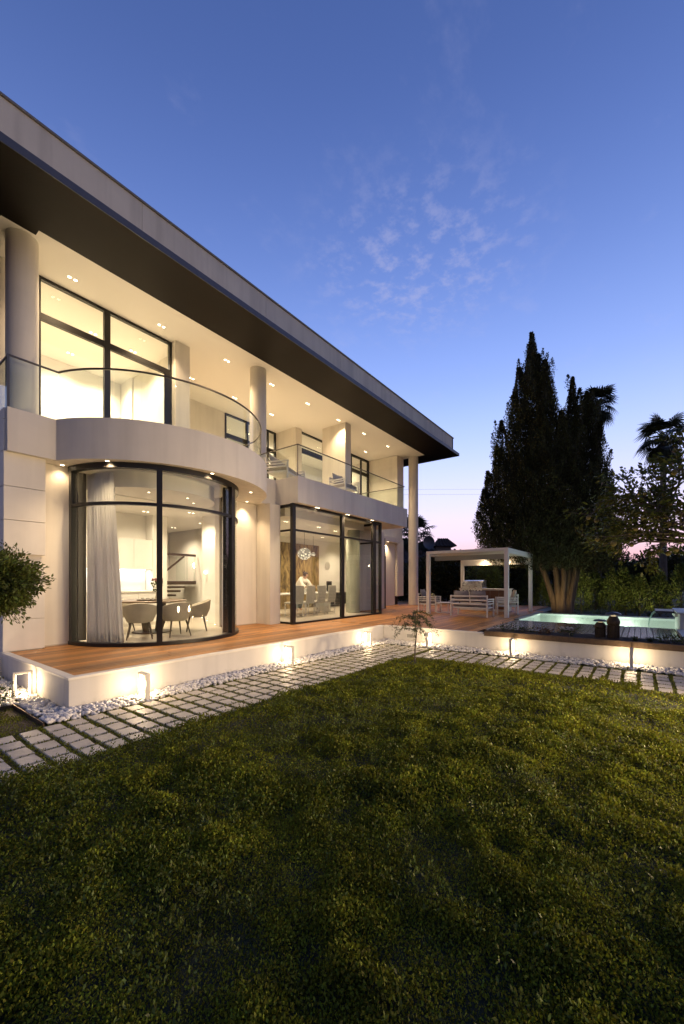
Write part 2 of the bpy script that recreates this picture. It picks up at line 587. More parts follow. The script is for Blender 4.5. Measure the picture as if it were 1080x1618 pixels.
class MB:
    def __init__(self):
        self.v = []
        self.f = []

    def add(self, vs, fs):
        n = len(self.v)
        self.v.extend([tuple(p) for p in vs])
        self.f.extend([tuple(i + n for i in f) for f in fs])
        return self

    def box(self, x0, x1, y0, y1, z0, z1):
        return self.add([(x0, y0, z0), (x1, y0, z0), (x1, y1, z0), (x0, y1, z0), (x0, y0, z1), (x1, y0, z1), (x1, y1, z1), (x0, y1, z1)],
                        [(3, 2, 1, 0), (4, 5, 6, 7), (0, 1, 5, 4), (1, 2, 6, 5), (2, 3, 7, 6), (3, 0, 4, 7)])

    def bar(self, p, q, w, h, up=(0, 0, 1)):
        p, q = Vector(p), Vector(q)
        d = (q - p).normalized()
        u = Vector(up)
        if abs(d.dot(u)) > 0.98:
            u = Vector((0, 1, 0))
        s = d.cross(u).normalized() * (w / 2)
        t = s.cross(d).normalized() * (h / 2)
        vs = [p - s - t, p + s - t, p + s + t, p - s + t, q - s - t, q + s - t, q + s + t, q - s + t]
        return self.add(vs, [(0, 1, 2, 3), (7, 6, 5, 4), (1, 0, 4, 5), (2, 1, 5, 6), (3, 2, 6, 7), (0, 3, 7, 4)])

    def tube(self, pts, r, n=8):
        pts = [Vector(p) for p in pts]
        if not isinstance(r, (list, tuple)):
            r = [r] * len(pts)
        rings = []
        ref = None
        for i, p in enumerate(pts):
            d = (pts[min(i + 1, len(pts) - 1)] - pts[max(i - 1, 0)])
            d = d.normalized() if d.length > 1e-9 else Vector((0, 0, 1))
            if ref is None:
                ref = Vector((1, 0, 0)) if abs(d.x) < 0.9 else Vector((0, 1, 0))
            a = (ref - d * ref.dot(d)).normalized()
            ref = a
            b = d.cross(a)
            rings.append([p + (a * cos(2 * pi * k / n) + b * sin(2 * pi * k / n)) * r[i] for k in range(n)])
        vs = [q for ring in rings for q in ring]
        fs = []
        for i in range(len(pts) - 1):
            for k in range(n):
                k2 = (k + 1) % n
                fs.append((i * n + k, i * n + k2, (i + 1) * n + k2, (i + 1) * n + k))
        fs.append(tuple(reversed(range(n))))
        fs.append(tuple(range((len(pts) - 1) * n, len(pts) * n)))
        return self.add(vs, fs)

    def lathe(self, prof, cx=0, cy=0, cz=0, n=24, cap=True):
        vs = []
        for r, z in prof:
            for k in range(n):
                a = 2 * pi * k / n
                vs.append((cx + r * cos(a), cy + r * sin(a), cz + z))
        fs = []
        for i in range(len(prof) - 1):
            for k in range(n):
                k2 = (k + 1) % n
                fs.append((i * n + k, i * n + k2, (i + 1) * n + k2, (i + 1) * n + k))
        if cap:
            fs.append(tuple(reversed(range(n))))
            fs.append(tuple(range((len(prof) - 1) * n, len(prof) * n)))
        return self.add(vs, fs)

    def prism(self, poly, z0, z1):
        n = len(poly)
        vs = [(x, y, z0) for x, y in poly] + [(x, y, z1) for x, y in poly]
        fs = [tuple(reversed(range(n))), tuple(range(n, 2 * n))]
        fs += [(i, (i + 1) % n, n + (i + 1) % n, n + i) for i in range(n)]
        return self.add(vs, fs)

    def arc(self, cx, cy, r0, r1, a0, a1, z0, z1, n=24):
        """solid curved strip between two radii (angles in degrees)"""
        vs = []
        for i in range(n + 1):
            a = radians(a0 + (a1 - a0) * i / n)
            for r, z in ((r0, z0), (r1, z0), (r1, z1), (r0, z1)):
                vs.append((cx + r * cos(a), cy + r * sin(a), z))
        fs = []
        for i in range(n):
            for k in range(4):
                k2 = (k + 1) % 4
                fs.append((i * 4 + k, i * 4 + k2, (i + 1) * 4 + k2, (i + 1) * 4 + k))
        fs += [(3, 2, 1, 0), tuple(n * 4 + k for k in range(4))]
        return self.add(vs, fs)

    def sphere(self, c, r, n=12, m=8, s=(1, 1, 1)):
        vs = [(c[0], c[1], c[2] - r * s[2])]
        for j in range(1, m):
            t = pi * j / m
            for k in range(n):
                a = 2 * pi * k / n
                vs.append((c[0] + r * s[0] * sin(t) * cos(a), c[1] + r * s[1] * sin(t) * sin(a), c[2] - r * s[2] * cos(t)))
        vs.append((c[0], c[1], c[2] + r * s[2]))
        fs = [(0, 1 + (k + 1) % n, 1 + k) for k in range(n)]
        for j in range(m - 2):
            for k in range(n):
                k2 = (k + 1) % n
                fs.append((1 + j * n + k, 1 + j * n + k2, 1 + (j + 1) * n + k2, 1 + (j + 1) * n + k))
        t = len(vs) - 1
        fs += [(1 + (m - 2) * n + k, 1 + (m - 2) * n + (k + 1) % n, t) for k in range(n)]
        return self.add(vs, fs)

    def mesh(self, name, mat, smooth=False):
        me = bpy.data.meshes.new(name)
        me.from_pydata(self.v, [], self.f)
        bm = bmesh.new()
        bm.from_mesh(me)
        bmesh.ops.recalc_face_normals(bm, faces=bm.faces)
        bm.to_mesh(me)
        bm.free()
        if mat is not None:
            me.materials.append(mat)
        if smooth:
            me.polygons.foreach_set('use_smooth', [True] * len(me.polygons))
        return me

    def build(self, name, mat, parent=None, smooth=False, bevel=0.0, local=False, kind=None):
        """Vertices are world coordinates unless local; the object's origin goes to the middle of its base."""
        if not local:
            o3 = off(parent) if parent is not None else Vector((0, 0, 0))
            xs, ys, zs = zip(*self.v)
            c = Vector(((min(xs) + max(xs)) / 2, (min(ys) + max(ys)) / 2, min(zs)))
            self.v = [(x - c.x, y - c.y, z - c.z) for x, y, z in self.v]
        me = self.mesh(name, mat, smooth)
        o = bpy.data.objects.new(name, me)
        link(o, parent)
        if not local:
            o.location = c - o3
        if bevel:
            b = o.modifiers.new('bevel', 'BEVEL')
            b.width = bevel
            b.segments = 2
            b.limit_method = 'ANGLE'
        if smooth and bevel == 0:
            try:
                me.set_sharp_from_angle(angle=radians(40))
            except Exception:
                pass
        if kind:
            o['kind'] = kind
        return o


def tag(o, label, cat=None, group=None, kind=None):
    o['label'] = label
    if cat:
        o['category'] = cat
    if group:
        o['group'] = group
    if kind:
        o['kind'] = kind
    return o


def thing(name, label, cat, loc=(0, 0, 0), rz=0.0, group=None):
    o = bpy.data.objects.new(name, None)
    COL.objects.link(o)
    o.location = loc
    o.rotation_euler = (0, 0, rz)
    o.empty_display_size = 0.2
    return tag(o, label, cat, group)


def copy_tree(o, parent=None):
    c = o.copy()
    COL.objects.link(c)
    if parent is not None:
        c.parent = parent
    for ch in list(o.children):
        copy_tree(ch, c)
    return c


def lamp(kind, name, loc, power, col=WARM, parent=None, radius=0.05, angle=None, blend=0.6, target=None, size=None):
    l = bpy.data.lights.new(name, kind)
    l.energy = power
    l.color = col
    if kind in ('SPOT', 'POINT'):
        l.shadow_soft_size = radius
    if kind == 'SPOT':
        l.spot_size = radians(angle or 100)
        l.spot_blend = blend
    if kind == 'AREA':
        l.shape = 'RECTANGLE'
        l.size, l.size_y = size
    o = bpy.data.objects.new(name, l)
    link(o, parent)
    o3 = off(parent) if parent is not None else Vector((0, 0, 0))
    o.location = Vector(loc) - o3
    if target is not None:
        d = Vector(target) - Vector(loc)
        o.rotation_euler = d.to_track_quat('-Z', 'Y').to_euler()
    return o


def leaf_mesh(name, P, size, mat, A=None, aspect=0.45, jitter=0.8, fold=True, rng=RNG):
    """Many small leaf blades (one four-cornered face each) at points P, pointing roughly along A."""
    n = len(P)
    if n == 0:
        P = np.zeros((1, 3))
        n = 1
    if A is None:
        A = np.zeros((n, 3))
    A = A + rng.normal(0, jitter, (n, 3))
    A /= np.linalg.norm(A, axis=1, keepdims=True) + 1e-9
    B = np.cross(A, rng.normal(0, 1, (n, 3)))
    B /= np.linalg.norm(B, axis=1, keepdims=True) + 1e-9
    s = np.broadcast_to(np.asarray(size, float), (n,)).reshape(n, 1)
    V = np.empty((n, 4, 3))
    V[:, 0] = P
    V[:, 1] = P + A * s * 0.5 + B * s * aspect * 0.5
    V[:, 2] = P + A * s
    V[:, 3] = P + A * s * 0.5 - B * s * aspect * 0.5
    me = bpy.data.meshes.new(name)
    me.vertices.add(4 * n)
    me.vertices.foreach_set('co', V.reshape(-1))
    me.loops.add(4 * n)
    me.loops.foreach_set('vertex_index', np.arange(4 * n, dtype=np.int32))
    me.polygons.add(n)
    me.polygons.foreach_set('loop_start', np.arange(0, 4 * n, 4, dtype=np.int32))
    me.polygons.foreach_set('loop_total', np.full(n, 4, dtype=np.int32))
    me.update()
    me.validate()
    me.materials.append(mat)
    return me


def mesh_obj(name, me, parent=None, loc=None):
    o = bpy.data.objects.new(name, me)
    link(o, parent)
    if loc is not None:
        o.location = loc
    return o


def vnoise(x, y, scale, seed):
    r = np.random.default_rng(seed)
    G = r.random((256, 256))
    xs, ys = x / scale + 1000, y / scale + 1000
    xi, yi = np.floor(xs).astype(int), np.floor(ys).astype(int)
    fx, fy = xs - xi, ys - yi
    fx, fy = fx * fx * (3 - 2 * fx), fy * fy * (3 - 2 * fy)
    g = lambda a, b: G[a % 256, b % 256]
    return (g(xi, yi) * (1 - fx) * (1 - fy) + g(xi + 1, yi) * fx * (1 - fy) + g(xi, yi + 1) * (1 - fx) * fy + g(xi + 1, yi + 1) * fx * fy)


D = 0.43          # deck level
S0, S1 = 3.74, 4.46   # balcony slab underside and top
CE = 7.94         # upper ceiling and soffit
FL = 0.45         # interior floor
IC = 3.42         # lower interior ceiling


# ------------------------------------------------------------------ the setting
def ground():
    m = MB()
    # one sheet to the horizon with a hole of its own level round the pool (the pool shell stands in it)
    px0, px1, py0, py1 = 12.8, 16.35, -4.3, 3.2
    R_ = 900
    xs = [-R_, px0, px1, R_]
    ys = [-R_, py0, py1, R_]
    vs = [(x, y, -0.02) for y in ys for x in xs]
    fs = []
    for j in range(3):
        for i in range(3):
            if i == 1 and j == 1:
                continue
            fs.append((j * 4 + i, j * 4 + i + 1, (j + 1) * 4 + i + 1, (j + 1) * 4 + i))
    m.add(vs, fs)
    o = m.build('ground', M['ground'], kind='structure')
    tag(o, 'dark garden ground around the house and behind the pool')


ground()


def lawn_height(x, y):
    return 0.036 * (vnoise(x, y, 0.24, 3) ** 1.5 - 0.28) + 0.030 * (vnoise(x, y, 0.11, 4) - 0.5) + 0.05 * (vnoise(x, y, 1.3, 5) - 0.5)


def lawn_inside(x, y):
    e = 0.06 * (vnoise(x, y, 0.13, 9) - 0.35) + 0.05 * (vnoise(x, y, 0.5, 10) - 0.5)
    right = np.where(y > 0.0, 7.50, 7.12)
    # the corner is rounded where the two paths meet
    cxr, cyr, rr = 7.50 - 0.55, 4.0 - 0.55, 0.55
    d = np.hypot(np.maximum(x - cxr, 0), np.maximum(y - cyr, 0))
    corner = np.where((x > cxr) & (y > cyr), d < rr + e, True)
    return (x < right + e) & (y < 3.99 + e) & (x > -4) & (y > -5) & corner


def lawn():
    n = 150
    xs = np.linspace(-4, 7.55, n)
    ys = np.linspace(-5, 4.02, n)
    X, Y = np.meshgrid(xs, ys)
    edge = np.minimum(np.minimum(7.6 - X, 4.05 - Y) * 2.0, 1.0).clip(0.0, 1)
    Z = (0.012 + lawn_height(X, Y) * 0.8).clip(-0.01, 1) * edge + 0.002
    vs = np.stack([X, Y, Z], -1).reshape(-1, 3)
    fs = [(j * n + i, j * n + i + 1, (j + 1) * n + i + 1, (j + 1) * n + i) for j in range(n - 1) for i in range(n - 1)]
    m = MB()
    m.v = [tuple(v) for v in vs]
    m.f = fs
    o = m.build('lawn', M['ground'], kind='structure', smooth=True)
    tag(o, 'uneven green lawn in front of the paved path')

    def pts(count, dmin, dmax, half):
        # seen wedge of the lawn plus a margin, in camera polar coordinates
        a = radians(36.99) + RNG.uniform(-half, half, count)
        d = np.sqrt(RNG.uniform(dmin ** 2, dmax ** 2, count))
        x, y = d * np.cos(a), d * np.sin(a)
        k = lawn_inside(x, y)
        return x[k], y[k]
    Ps, Ss, As = [], [], []
    for count, d0, d1, half, size, hh in ((230000, 1.15, 2.7, 0.92, 0.0132, 0.030), (210000, 2.7, 4.4, 0.95, 0.018, 0.035),
                                          (170000, 4.4, 6.3, 0.95, 0.023, 0.04), (120000, 6.3, 9.3, 0.8, 0.029, 0.035)):
        x, y = pts(count, d0, d1, half)
        tuft = vnoise(x, y, 0.16, 21) * vnoise(x, y, 0.5, 22)
        keep = RNG.random(len(x)) < 0.45 + 1.6 * tuft
        x, y, tuft = x[keep], y[keep], tuft[keep]
        z = 0.01 + lawn_height(x, y).clip(-0.005, 1) + RNG.random(len(x)) ** 1.3 * (hh * 0.6 + 0.085 * tuft)
        Ps.append(np.stack([x, y, z], -1))
        Ss.append(size * RNG.uniform(0.65, 1.4, len(x)) * (0.8 + 0.7 * tuft))
        As.append(np.stack([np.zeros(len(x)), np.zeros(len(x)), np.full(len(x), 0.9)], -1))
    # the rest of the lawn beside and behind the camera, coarser
    x, y = RNG.uniform(-4, 7.5, 110000), RNG.uniform(-5, 4.0, 110000)
    da = np.abs(np.arctan2(y, x) - radians(36.99))
    k = lawn_inside(x, y) & ((da > 0.9) | (np.hypot(x, y) < 1.2))
    x, y = x[k], y[k]
    Ps.append(np.stack([x, y, 0.01 + lawn_height(x, y).clip(-0.005, 1) + RNG.random(len(x)) * 0.035], -1))
    Ss.append(0.034 * RNG.uniform(0.65, 1.4, len(x)))
    As.append(np.tile((0, 0, 0.9), (len(x), 1)))
    P = np.concatenate(Ps)
    me = leaf_mesh('grass', P, np.concatenate(Ss), M['grass'], np.concatenate(As), aspect=0.62, jitter=0.85)
    o = mesh_obj('grass', me)
    tag(o, 'small leaved green ground cover growing over the lawn', kind='stuff')
    # a few taller runners and weeds standing out of the lawn
    x, y = pts(9500, 1.3, 6.5, 0.92)
    k = RNG.random(len(x)) < 2.6 * vnoise(x, y, 0.3, 31) ** 3
    x, y = x[k], y[k]
    P, A = [], []
    for a, b in zip(x, y):
        for q in range(7):
            h = RNG.random() * 0.07
            P.append((a + RNG.normal(0, 0.012), b + RNG.normal(0, 0.012), 0.03 + h + lawn_height(np.array([a]), np.array([b]))[0]))
            A.append((0, 0, 1.0))
    me = leaf_mesh('weeds', np.array(P), 0.024, M['shrub'], np.array(A), aspect=0.45, jitter=0.6)
    o = mesh_obj('weeds', me)
    tag(o, 'taller sprigs standing up out of the lawn', kind='stuff')


lawn()

PX, PY = 0.2135, 0.243     # paver spacing along and across the front path


def paths():
    def paver_mesh(w, l, seed):
        r = random.Random(seed)
        m = MB()
        h = 0.03
        b = 0.006
        q = [(-w / 2, -l / 2), (w / 2, -l / 2), (w / 2, l / 2), (-w / 2, l / 2)]
        q = [(x + r.uniform(-.006, .006), y + r.uniform(-.006, .006)) for x, y in q]
        lo = [(x, y, -h) for x, y in q]
        mid = [(x, y, -b) for x, y in q]
        top = [(x * (1 - 2 * b / w), y * (1 - 2 * b / l), 0) for x, y in q]
        m.add(lo + mid + top, [(8, 9, 10, 11)] + [(i, (i + 1) % 4, 4 + (i + 1) % 4, 4 + i) for i in range(4)] +
              [(4 + i, 4 + (i + 1) % 4, 8 + (i + 1) % 4, 8 + i) for i in range(4)])
        return m.mesh('paver', M['paver'])
    rects = []
    base = MB().box(-1.6, 8.72, 3.9, 5.22, -0.06, -0.002).build('garden_path', M['soil'], kind='structure')
    tag(base, 'path of pale stone pavers running along the front of the deck')
    meshes = [paver_mesh(0.165, 0.205, i) for i in range(6)]
    o0 = off(base)
    rnd = random.Random(3)
    for k in range(-9, 33):
        for j in range(5):
            x = 1.786 + PX * k
            y = 5.072 - PY * j
            if x < 1.55 and j == 0 and x > 0.6 and False:
                continue
            o = bpy.data.objects.new('paver', meshes[rnd.randrange(6)])
            link(o, base)
            o.location = Vector((x + rnd.uniform(-.005, .005), y + rnd.uniform(-.005, .005), 0.024 + rnd.uniform(-.003, .004))) - o0
            o.rotation_euler = (rnd.uniform(-.012, .012), rnd.uniform(-.012, .012), rnd.uniform(-.03, .03))
            rects.append((x, y, 0.0825, 0.1025))
    base2 = MB().box(7.02, 8.72, -2.2, 3.895, -0.06, -0.0025).build('garden_path', M['soil'], kind='structure')
    tag(base2, 'path of pale stone pavers running along the planter wall')
    meshes2 = [paver_mesh(0.235, 0.162, i + 20) for i in range(6)]
    o0 = off(base2)
    for k in range(0, 27):
        for j in range(5):
            x = 8.545 - 0.272 * j
            y = 3.78 - PX * k
            if j == 4 and y > 0.05:
                continue
            o = bpy.data.objects.new('paver', meshes2[rnd.randrange(6)])
            link(o, base2)
            o.location = Vector((x + rnd.uniform(-.005, .005), y + rnd.uniform(-.005, .005), 0.024 + rnd.uniform(-.003, .004))) - o0
            o.rotation_euler = (rnd.uniform(-.012, .012), rnd.uniform(-.012, .012), rnd.uniform(-.03, .03))
            rects.append((x, y, 0.1175, 0.081))
    # grass in the joints and thinly over the soil bed
    n = 90000
    x1, y1 = RNG.uniform(-1.6, 8.72, n), RNG.uniform(3.93, 5.22, n)
    x2, y2 = RNG.uniform(7.1, 8.72, n // 2), RNG.uniform(-2.1, 3.9, n // 2)
    x3, y3 = RNG.uniform(-0.6, 1.5, 26000), RNG.uniform(5.22, 6.28, 26000)
    k3 = RNG.random(26000) < 1.8 * vnoise(x3, y3, 0.25, 77) ** 2
    x, y = np.concatenate([x1, x2, x3[k3]]), np.concatenate([y1, y2, y3[k3]])
    keep = np.ones(len(x), bool)
    for cx, cy_, hx, hy in rects:
        keep &= ~((np.abs(x - cx) < hx * 0.97) & (np.abs(y - cy_) < hy * 0.97))
    x, y = x[keep], y[keep]
    z = RNG.random(len(x)) * 0.022
    me = leaf_mesh('joint_grass', np.stack([x, y, z], -1), 0.02 * RNG.uniform(0.7, 1.3, len(x)), M['grass'],
                   np.tile((0, 0, 0.8), (len(x), 1)), aspect=0.45, jitter=0.7)
    tag(mesh_obj('joint_grass', me), 'short green grass growing in the joints between the pavers', kind='stuff')


paths()


def pebbles():
    ico = bmesh.new()
    bmesh.ops.create_icosphere(ico, subdivisions=1, radius=1)
    bv = np.array([v.co[:] for v in ico.verts])
    ico.verts.ensure_lookup_table()
    bf = np.array([[v.index for v in f.verts] for f in ico.faces])
    ico.free()
    spots = []

    def strip(x0, x1, y0, y1, n, big=1.0):
        for _ in range(n):
            spots.append((random.uniform(x0, x1), random.uniform(y0, y1), random.uniform(0.016, 0.034) * big, random.random()))
    strip(1.55, 8.78, 5.20, 5.50, 1700)
    strip(1.60, 8.78, 5.36, 5.50, 700, 1.1)
    strip(8.74, 9.17, -2.2, 5.5, 1900)
    strip(8.95, 9.17, -2.2, 5.5, 600, 1.1)
    strip(1.55, 1.84, 5.2, 8.3, 650, 1.15)
    strip(0.3, 1.56, 6.35, 8.3, 1500, 1.15)
    n = len(spots)
    V = np.empty((n, len(bv), 3))
    for i, (x, y, r, t) in enumerate(spots):
        s = np.array([r * random.uniform(0.85, 1.5), r * random.uniform(0.8, 1.1), r * random.uniform(0.6, 0.85)])
        q = Matrix.Rotation(random.uniform(0, 6.28), 3, 'Z') @ Matrix.Rotation(random.uniform(-.5, .5), 3, 'X')
        lump = 1 + RNG.normal(0, 0.05, (len(bv), 1))
        near_wall = max(0, 1 - abs(y - 5.53) / 0.3) if x > 1.8 and x < 8.9 and y > 5 else max(0, 1 - abs(x - 9.2) / 0.4) if x > 8 else 0.5
        V[i] = (bv * lump * s) @ np.array(q.transposed()) + (x, y, 0.008 + r * 0.4 + t * 0.030 + 0.03 * near_wall)
    F = (bf[None] + (np.arange(n) * len(bv))[:, None, None]).reshape(-1, 3)
    me = bpy.data.meshes.new('pebbles')
    me.vertices.add(n * len(bv))
    me.vertices.foreach_set('co', V.reshape(-1))
    nf = len(F)
    me.loops.add(nf * 3)
    me.loops.foreach_set('vertex_index', F.reshape(-1).astype(np.int32))
    me.polygons.add(nf)
    me.polygons.foreach_set('loop_start', np.arange(0, nf * 3, 3, dtype=np.int32))
    me.polygons.foreach_set('loop_total', np.full(nf, 3, dtype=np.int32))
    me.polygons.foreach_set('use_smooth', np.ones(nf, dtype=bool))
    me.update()
    me.validate()
    me.materials.append(M['pebble'])
    tag(mesh_obj('pebbles', me), 'rounded white pebbles strewn along the foot of the walls', kind='stuff')


pebbles()


def planter_and_walls():
    # retaining wall under the deck: front run, left end and the wall towards the pool
    w = thing('garden_wall', 'low cream retaining wall with a white top edging the timber deck', 'wall', (5.5, 5.6, 0))
    MB().box(1.855, 9.195, 5.53, 5.66, -0.05, 0.405).build('wall', M['wallwhite'], w, bevel=0.004)
    MB().box(1.855, 1.99, 5.662, 8.398, -0.05, 0.405).build('wall', M['wallwhite'], w, bevel=0.004)
    MB().box(1.845, 9.20, 5.52, 5.625, 0.406, 0.437).build('coping', M['panel'], w, bevel=0.004)
    MB().box(1.845, 1.95, 5.627, 8.395, 0.406, 0.437).build('coping', M['panel'], w, bevel=0.004)
    MB().box(0.3, 1.85, 8.4, 8.5, -0.05, 0.36).build('wall', M['wallwhite'], w, bevel=0.004)
    v = MB().box(9.168, 9.186, 4.56, 4.82, 0.165, 0.265).build('vent_grille', M['lampgrey'], w)
    gm = MB()
    for i in range(7):
        gm.box(9.163, 9.168, 4.575 + i * 0.035, 4.59 + i * 0.035, 0.175, 0.255)
    gm.build('slot', M['sign_dark'], v)
    w2 = thing('planter_wall', 'cream retaining wall carrying the steel edged planter by the pool', 'wall', (9.3, 1.5, 0))
    MB().box(9.19, 9.32, -4.0, 5.528, -0.05, 0.405).build('wall', M['wallwhite'], w2, bevel=0.004)
    MB().box(9.192, 9.30, 2.9, 5.518, 0.406, 0.436).build('coping', M['panel'], w2, bevel=0.004)
    p = thing('planter', 'long rusty steel planter trough with dark soil on top of the wall', 'planter', (9.5, -0.5, 0.38))
    MB().box(9.14, 9.19, -4.0, 2.86, 0.372, 0.485).build('front_edge', M['steel_edge'], p, bevel=0.003)
    MB().box(9.86, 9.90, -4.0, 2.86, 0.36, 0.475).build('back_edge', M['steel_edge'], p, bevel=0.003)
    MB().box(9.192, 9.858, 2.80, 2.858, 0.36, 0.478).build('end_edge', M['steel_edge'], p, bevel=0.003)
    MB().box(9.33, 9.857, -4.0, 2.79, 0.05, 0.36).build('trough', M['steel_edge'], p)
    xs, ys = np.linspace(9.192, 9.858, 12), np.linspace(-4, 2.798, 110)
    X, Y = np.meshgrid(xs, ys)
    Z = 0.44 + 0.05 * vnoise(X, Y, 0.12, 44) + 0.025 * vnoise(X, Y, 0.4, 45)
    m = MB()
    m.v = [tuple(t) for t in np.stack([X, Y, Z], -1).reshape(-1, 3)]
    m.f = [(j * 12 + i, j * 12 + i + 1, (j + 1) * 12 + i + 1, (j + 1) * 12 + i) for j in range(109) for i in range(11)]
    m.build('soil', M['soil'], p, smooth=True)
    # bed at the left with steel edging
    b = MB().box(-1.5, 1.505, 5.225, 6.3, -0.05, 0.012).build('soil', M['brownedge'], kind='structure')
    tag(b, 'strip of bare brown soil beside the white pebbles')
    e = thing('bed_edging', 'thin steel edging between the soil bed and the white pebbles', 'edging', (1.515, 5.7, 0))
    MB().box(1.508, 1.522, 5.225, 6.33, -0.03, 0.055).build('edge_strip', M['steel_edge'], e)
    MB().box(0.2, 1.507, 6.316, 6.33, -0.03, 0.055).build('edge_strip', M['steel_edge'], e)


planter_and_walls()


def decks():
    base = MB().box(1.96, 9.29, 5.665, 8.39, 0.30, 0.392)
    base.box(9.295, 21.2, 3.1, 12.0, 0.30, 0.392)
    base.box(2.5, 9.29, 8.392, 9.0, 0.30, 0.392)
    d = base.build('deck', M['sign_dark'], kind='structure')
    tag(d, 'raised terrace of brown timber boards around the house')
    d0 = off(d)
    W, pitch = 0.099, 0.110
    me = MB()
    h = 0.034
    b = 0.004
    vs = []
    for x in (-0.5, 0.5):
        vs += [(x, -W / 2, -h), (x, W / 2, -h), (x, W / 2, -b), (x, W / 2 - b, 0), (x, -W / 2 + b, 0), (x, -W / 2, -b)]
    me.add(vs, [(0, 1, 2, 3, 4, 5), (11, 10, 9, 8, 7, 6)] + [(i, (i + 1) % 6, 6 + (i + 1) % 6, 6 + i) for i in range(6)])
    plank = me.mesh('plank', M['deck'])
    plank_wet = plank.copy()
    plank_wet.materials.clear()
    plank_wet.materials.append(M['deckwet'])
    rnd = random.Random(11)

    def row(parent, p0, y, x0, x1, mesh, L):
        x = x0
        first = rnd.uniform(0.4, 1.0) * L
        while x < x1 - 0.02:
            l = first if x == x0 else L
            e = min(x + l, x1)
            if x1 - e < 0.5:
                e = x1
            o = bpy.data.objects.new('plank', mesh)
            link(o, parent)
            o.location = Vector(((x + e) / 2, y, 0.428 + rnd.uniform(-.0012, .0012))) - p0
            o.scale = (e - x - 0.004, 1, 1)
            x = e
    y = 5.685
    while y < 8.95:
        x0 = 1.955 if y < 8.35 else 2.46
        x1 = 9.24
        dx = (8.62 - y) ** 2
        if y > 6.9 and y < 8.6:
            # boards stop at the bay window's sill
            hw = math.sqrt(max(0, 1.62 ** 2 - (y - 8.6) ** 2))
            if hw > 0.1:
                row(d, d0, y, x0, 4.6 - hw, plank, 3.2)
                row(d, d0, y, 4.6 + hw, x1 if y < 7.63 else 7.9, plank, 3.2)
                y += pitch
                continue
        if y < 8.5:
            row(d, d0, y, x0, x1 if y < 7.63 else 7.9, plank, 3.2)
        y += pitch
    y = 3.165
    while y < 11.9:
        x0 = 9.30 if y < 7.62 else 12.5
        if y < 5.53:
            x0 = 9.31
        row(d, d0, y, x0, 21.0 if y > 3.6 else 17.4, plank, 4.2)
        y += pitch
    # darker oiled boards between planter and pool
    b2 = MB().box(9.905, 12.85, -4.2, 3.095, 0.30, 0.388).build('pool_deck', M['sign_dark'], kind='structure')
    tag(b2, 'dark glossy timber boards between the planter and the pool')
    p0 = off(b2)
    y = 3.05
    while y > -4.2:
        row(b2, p0, y, 9.91, 12.86, plank_wet, 4.0)
        y -= pitch


decks()


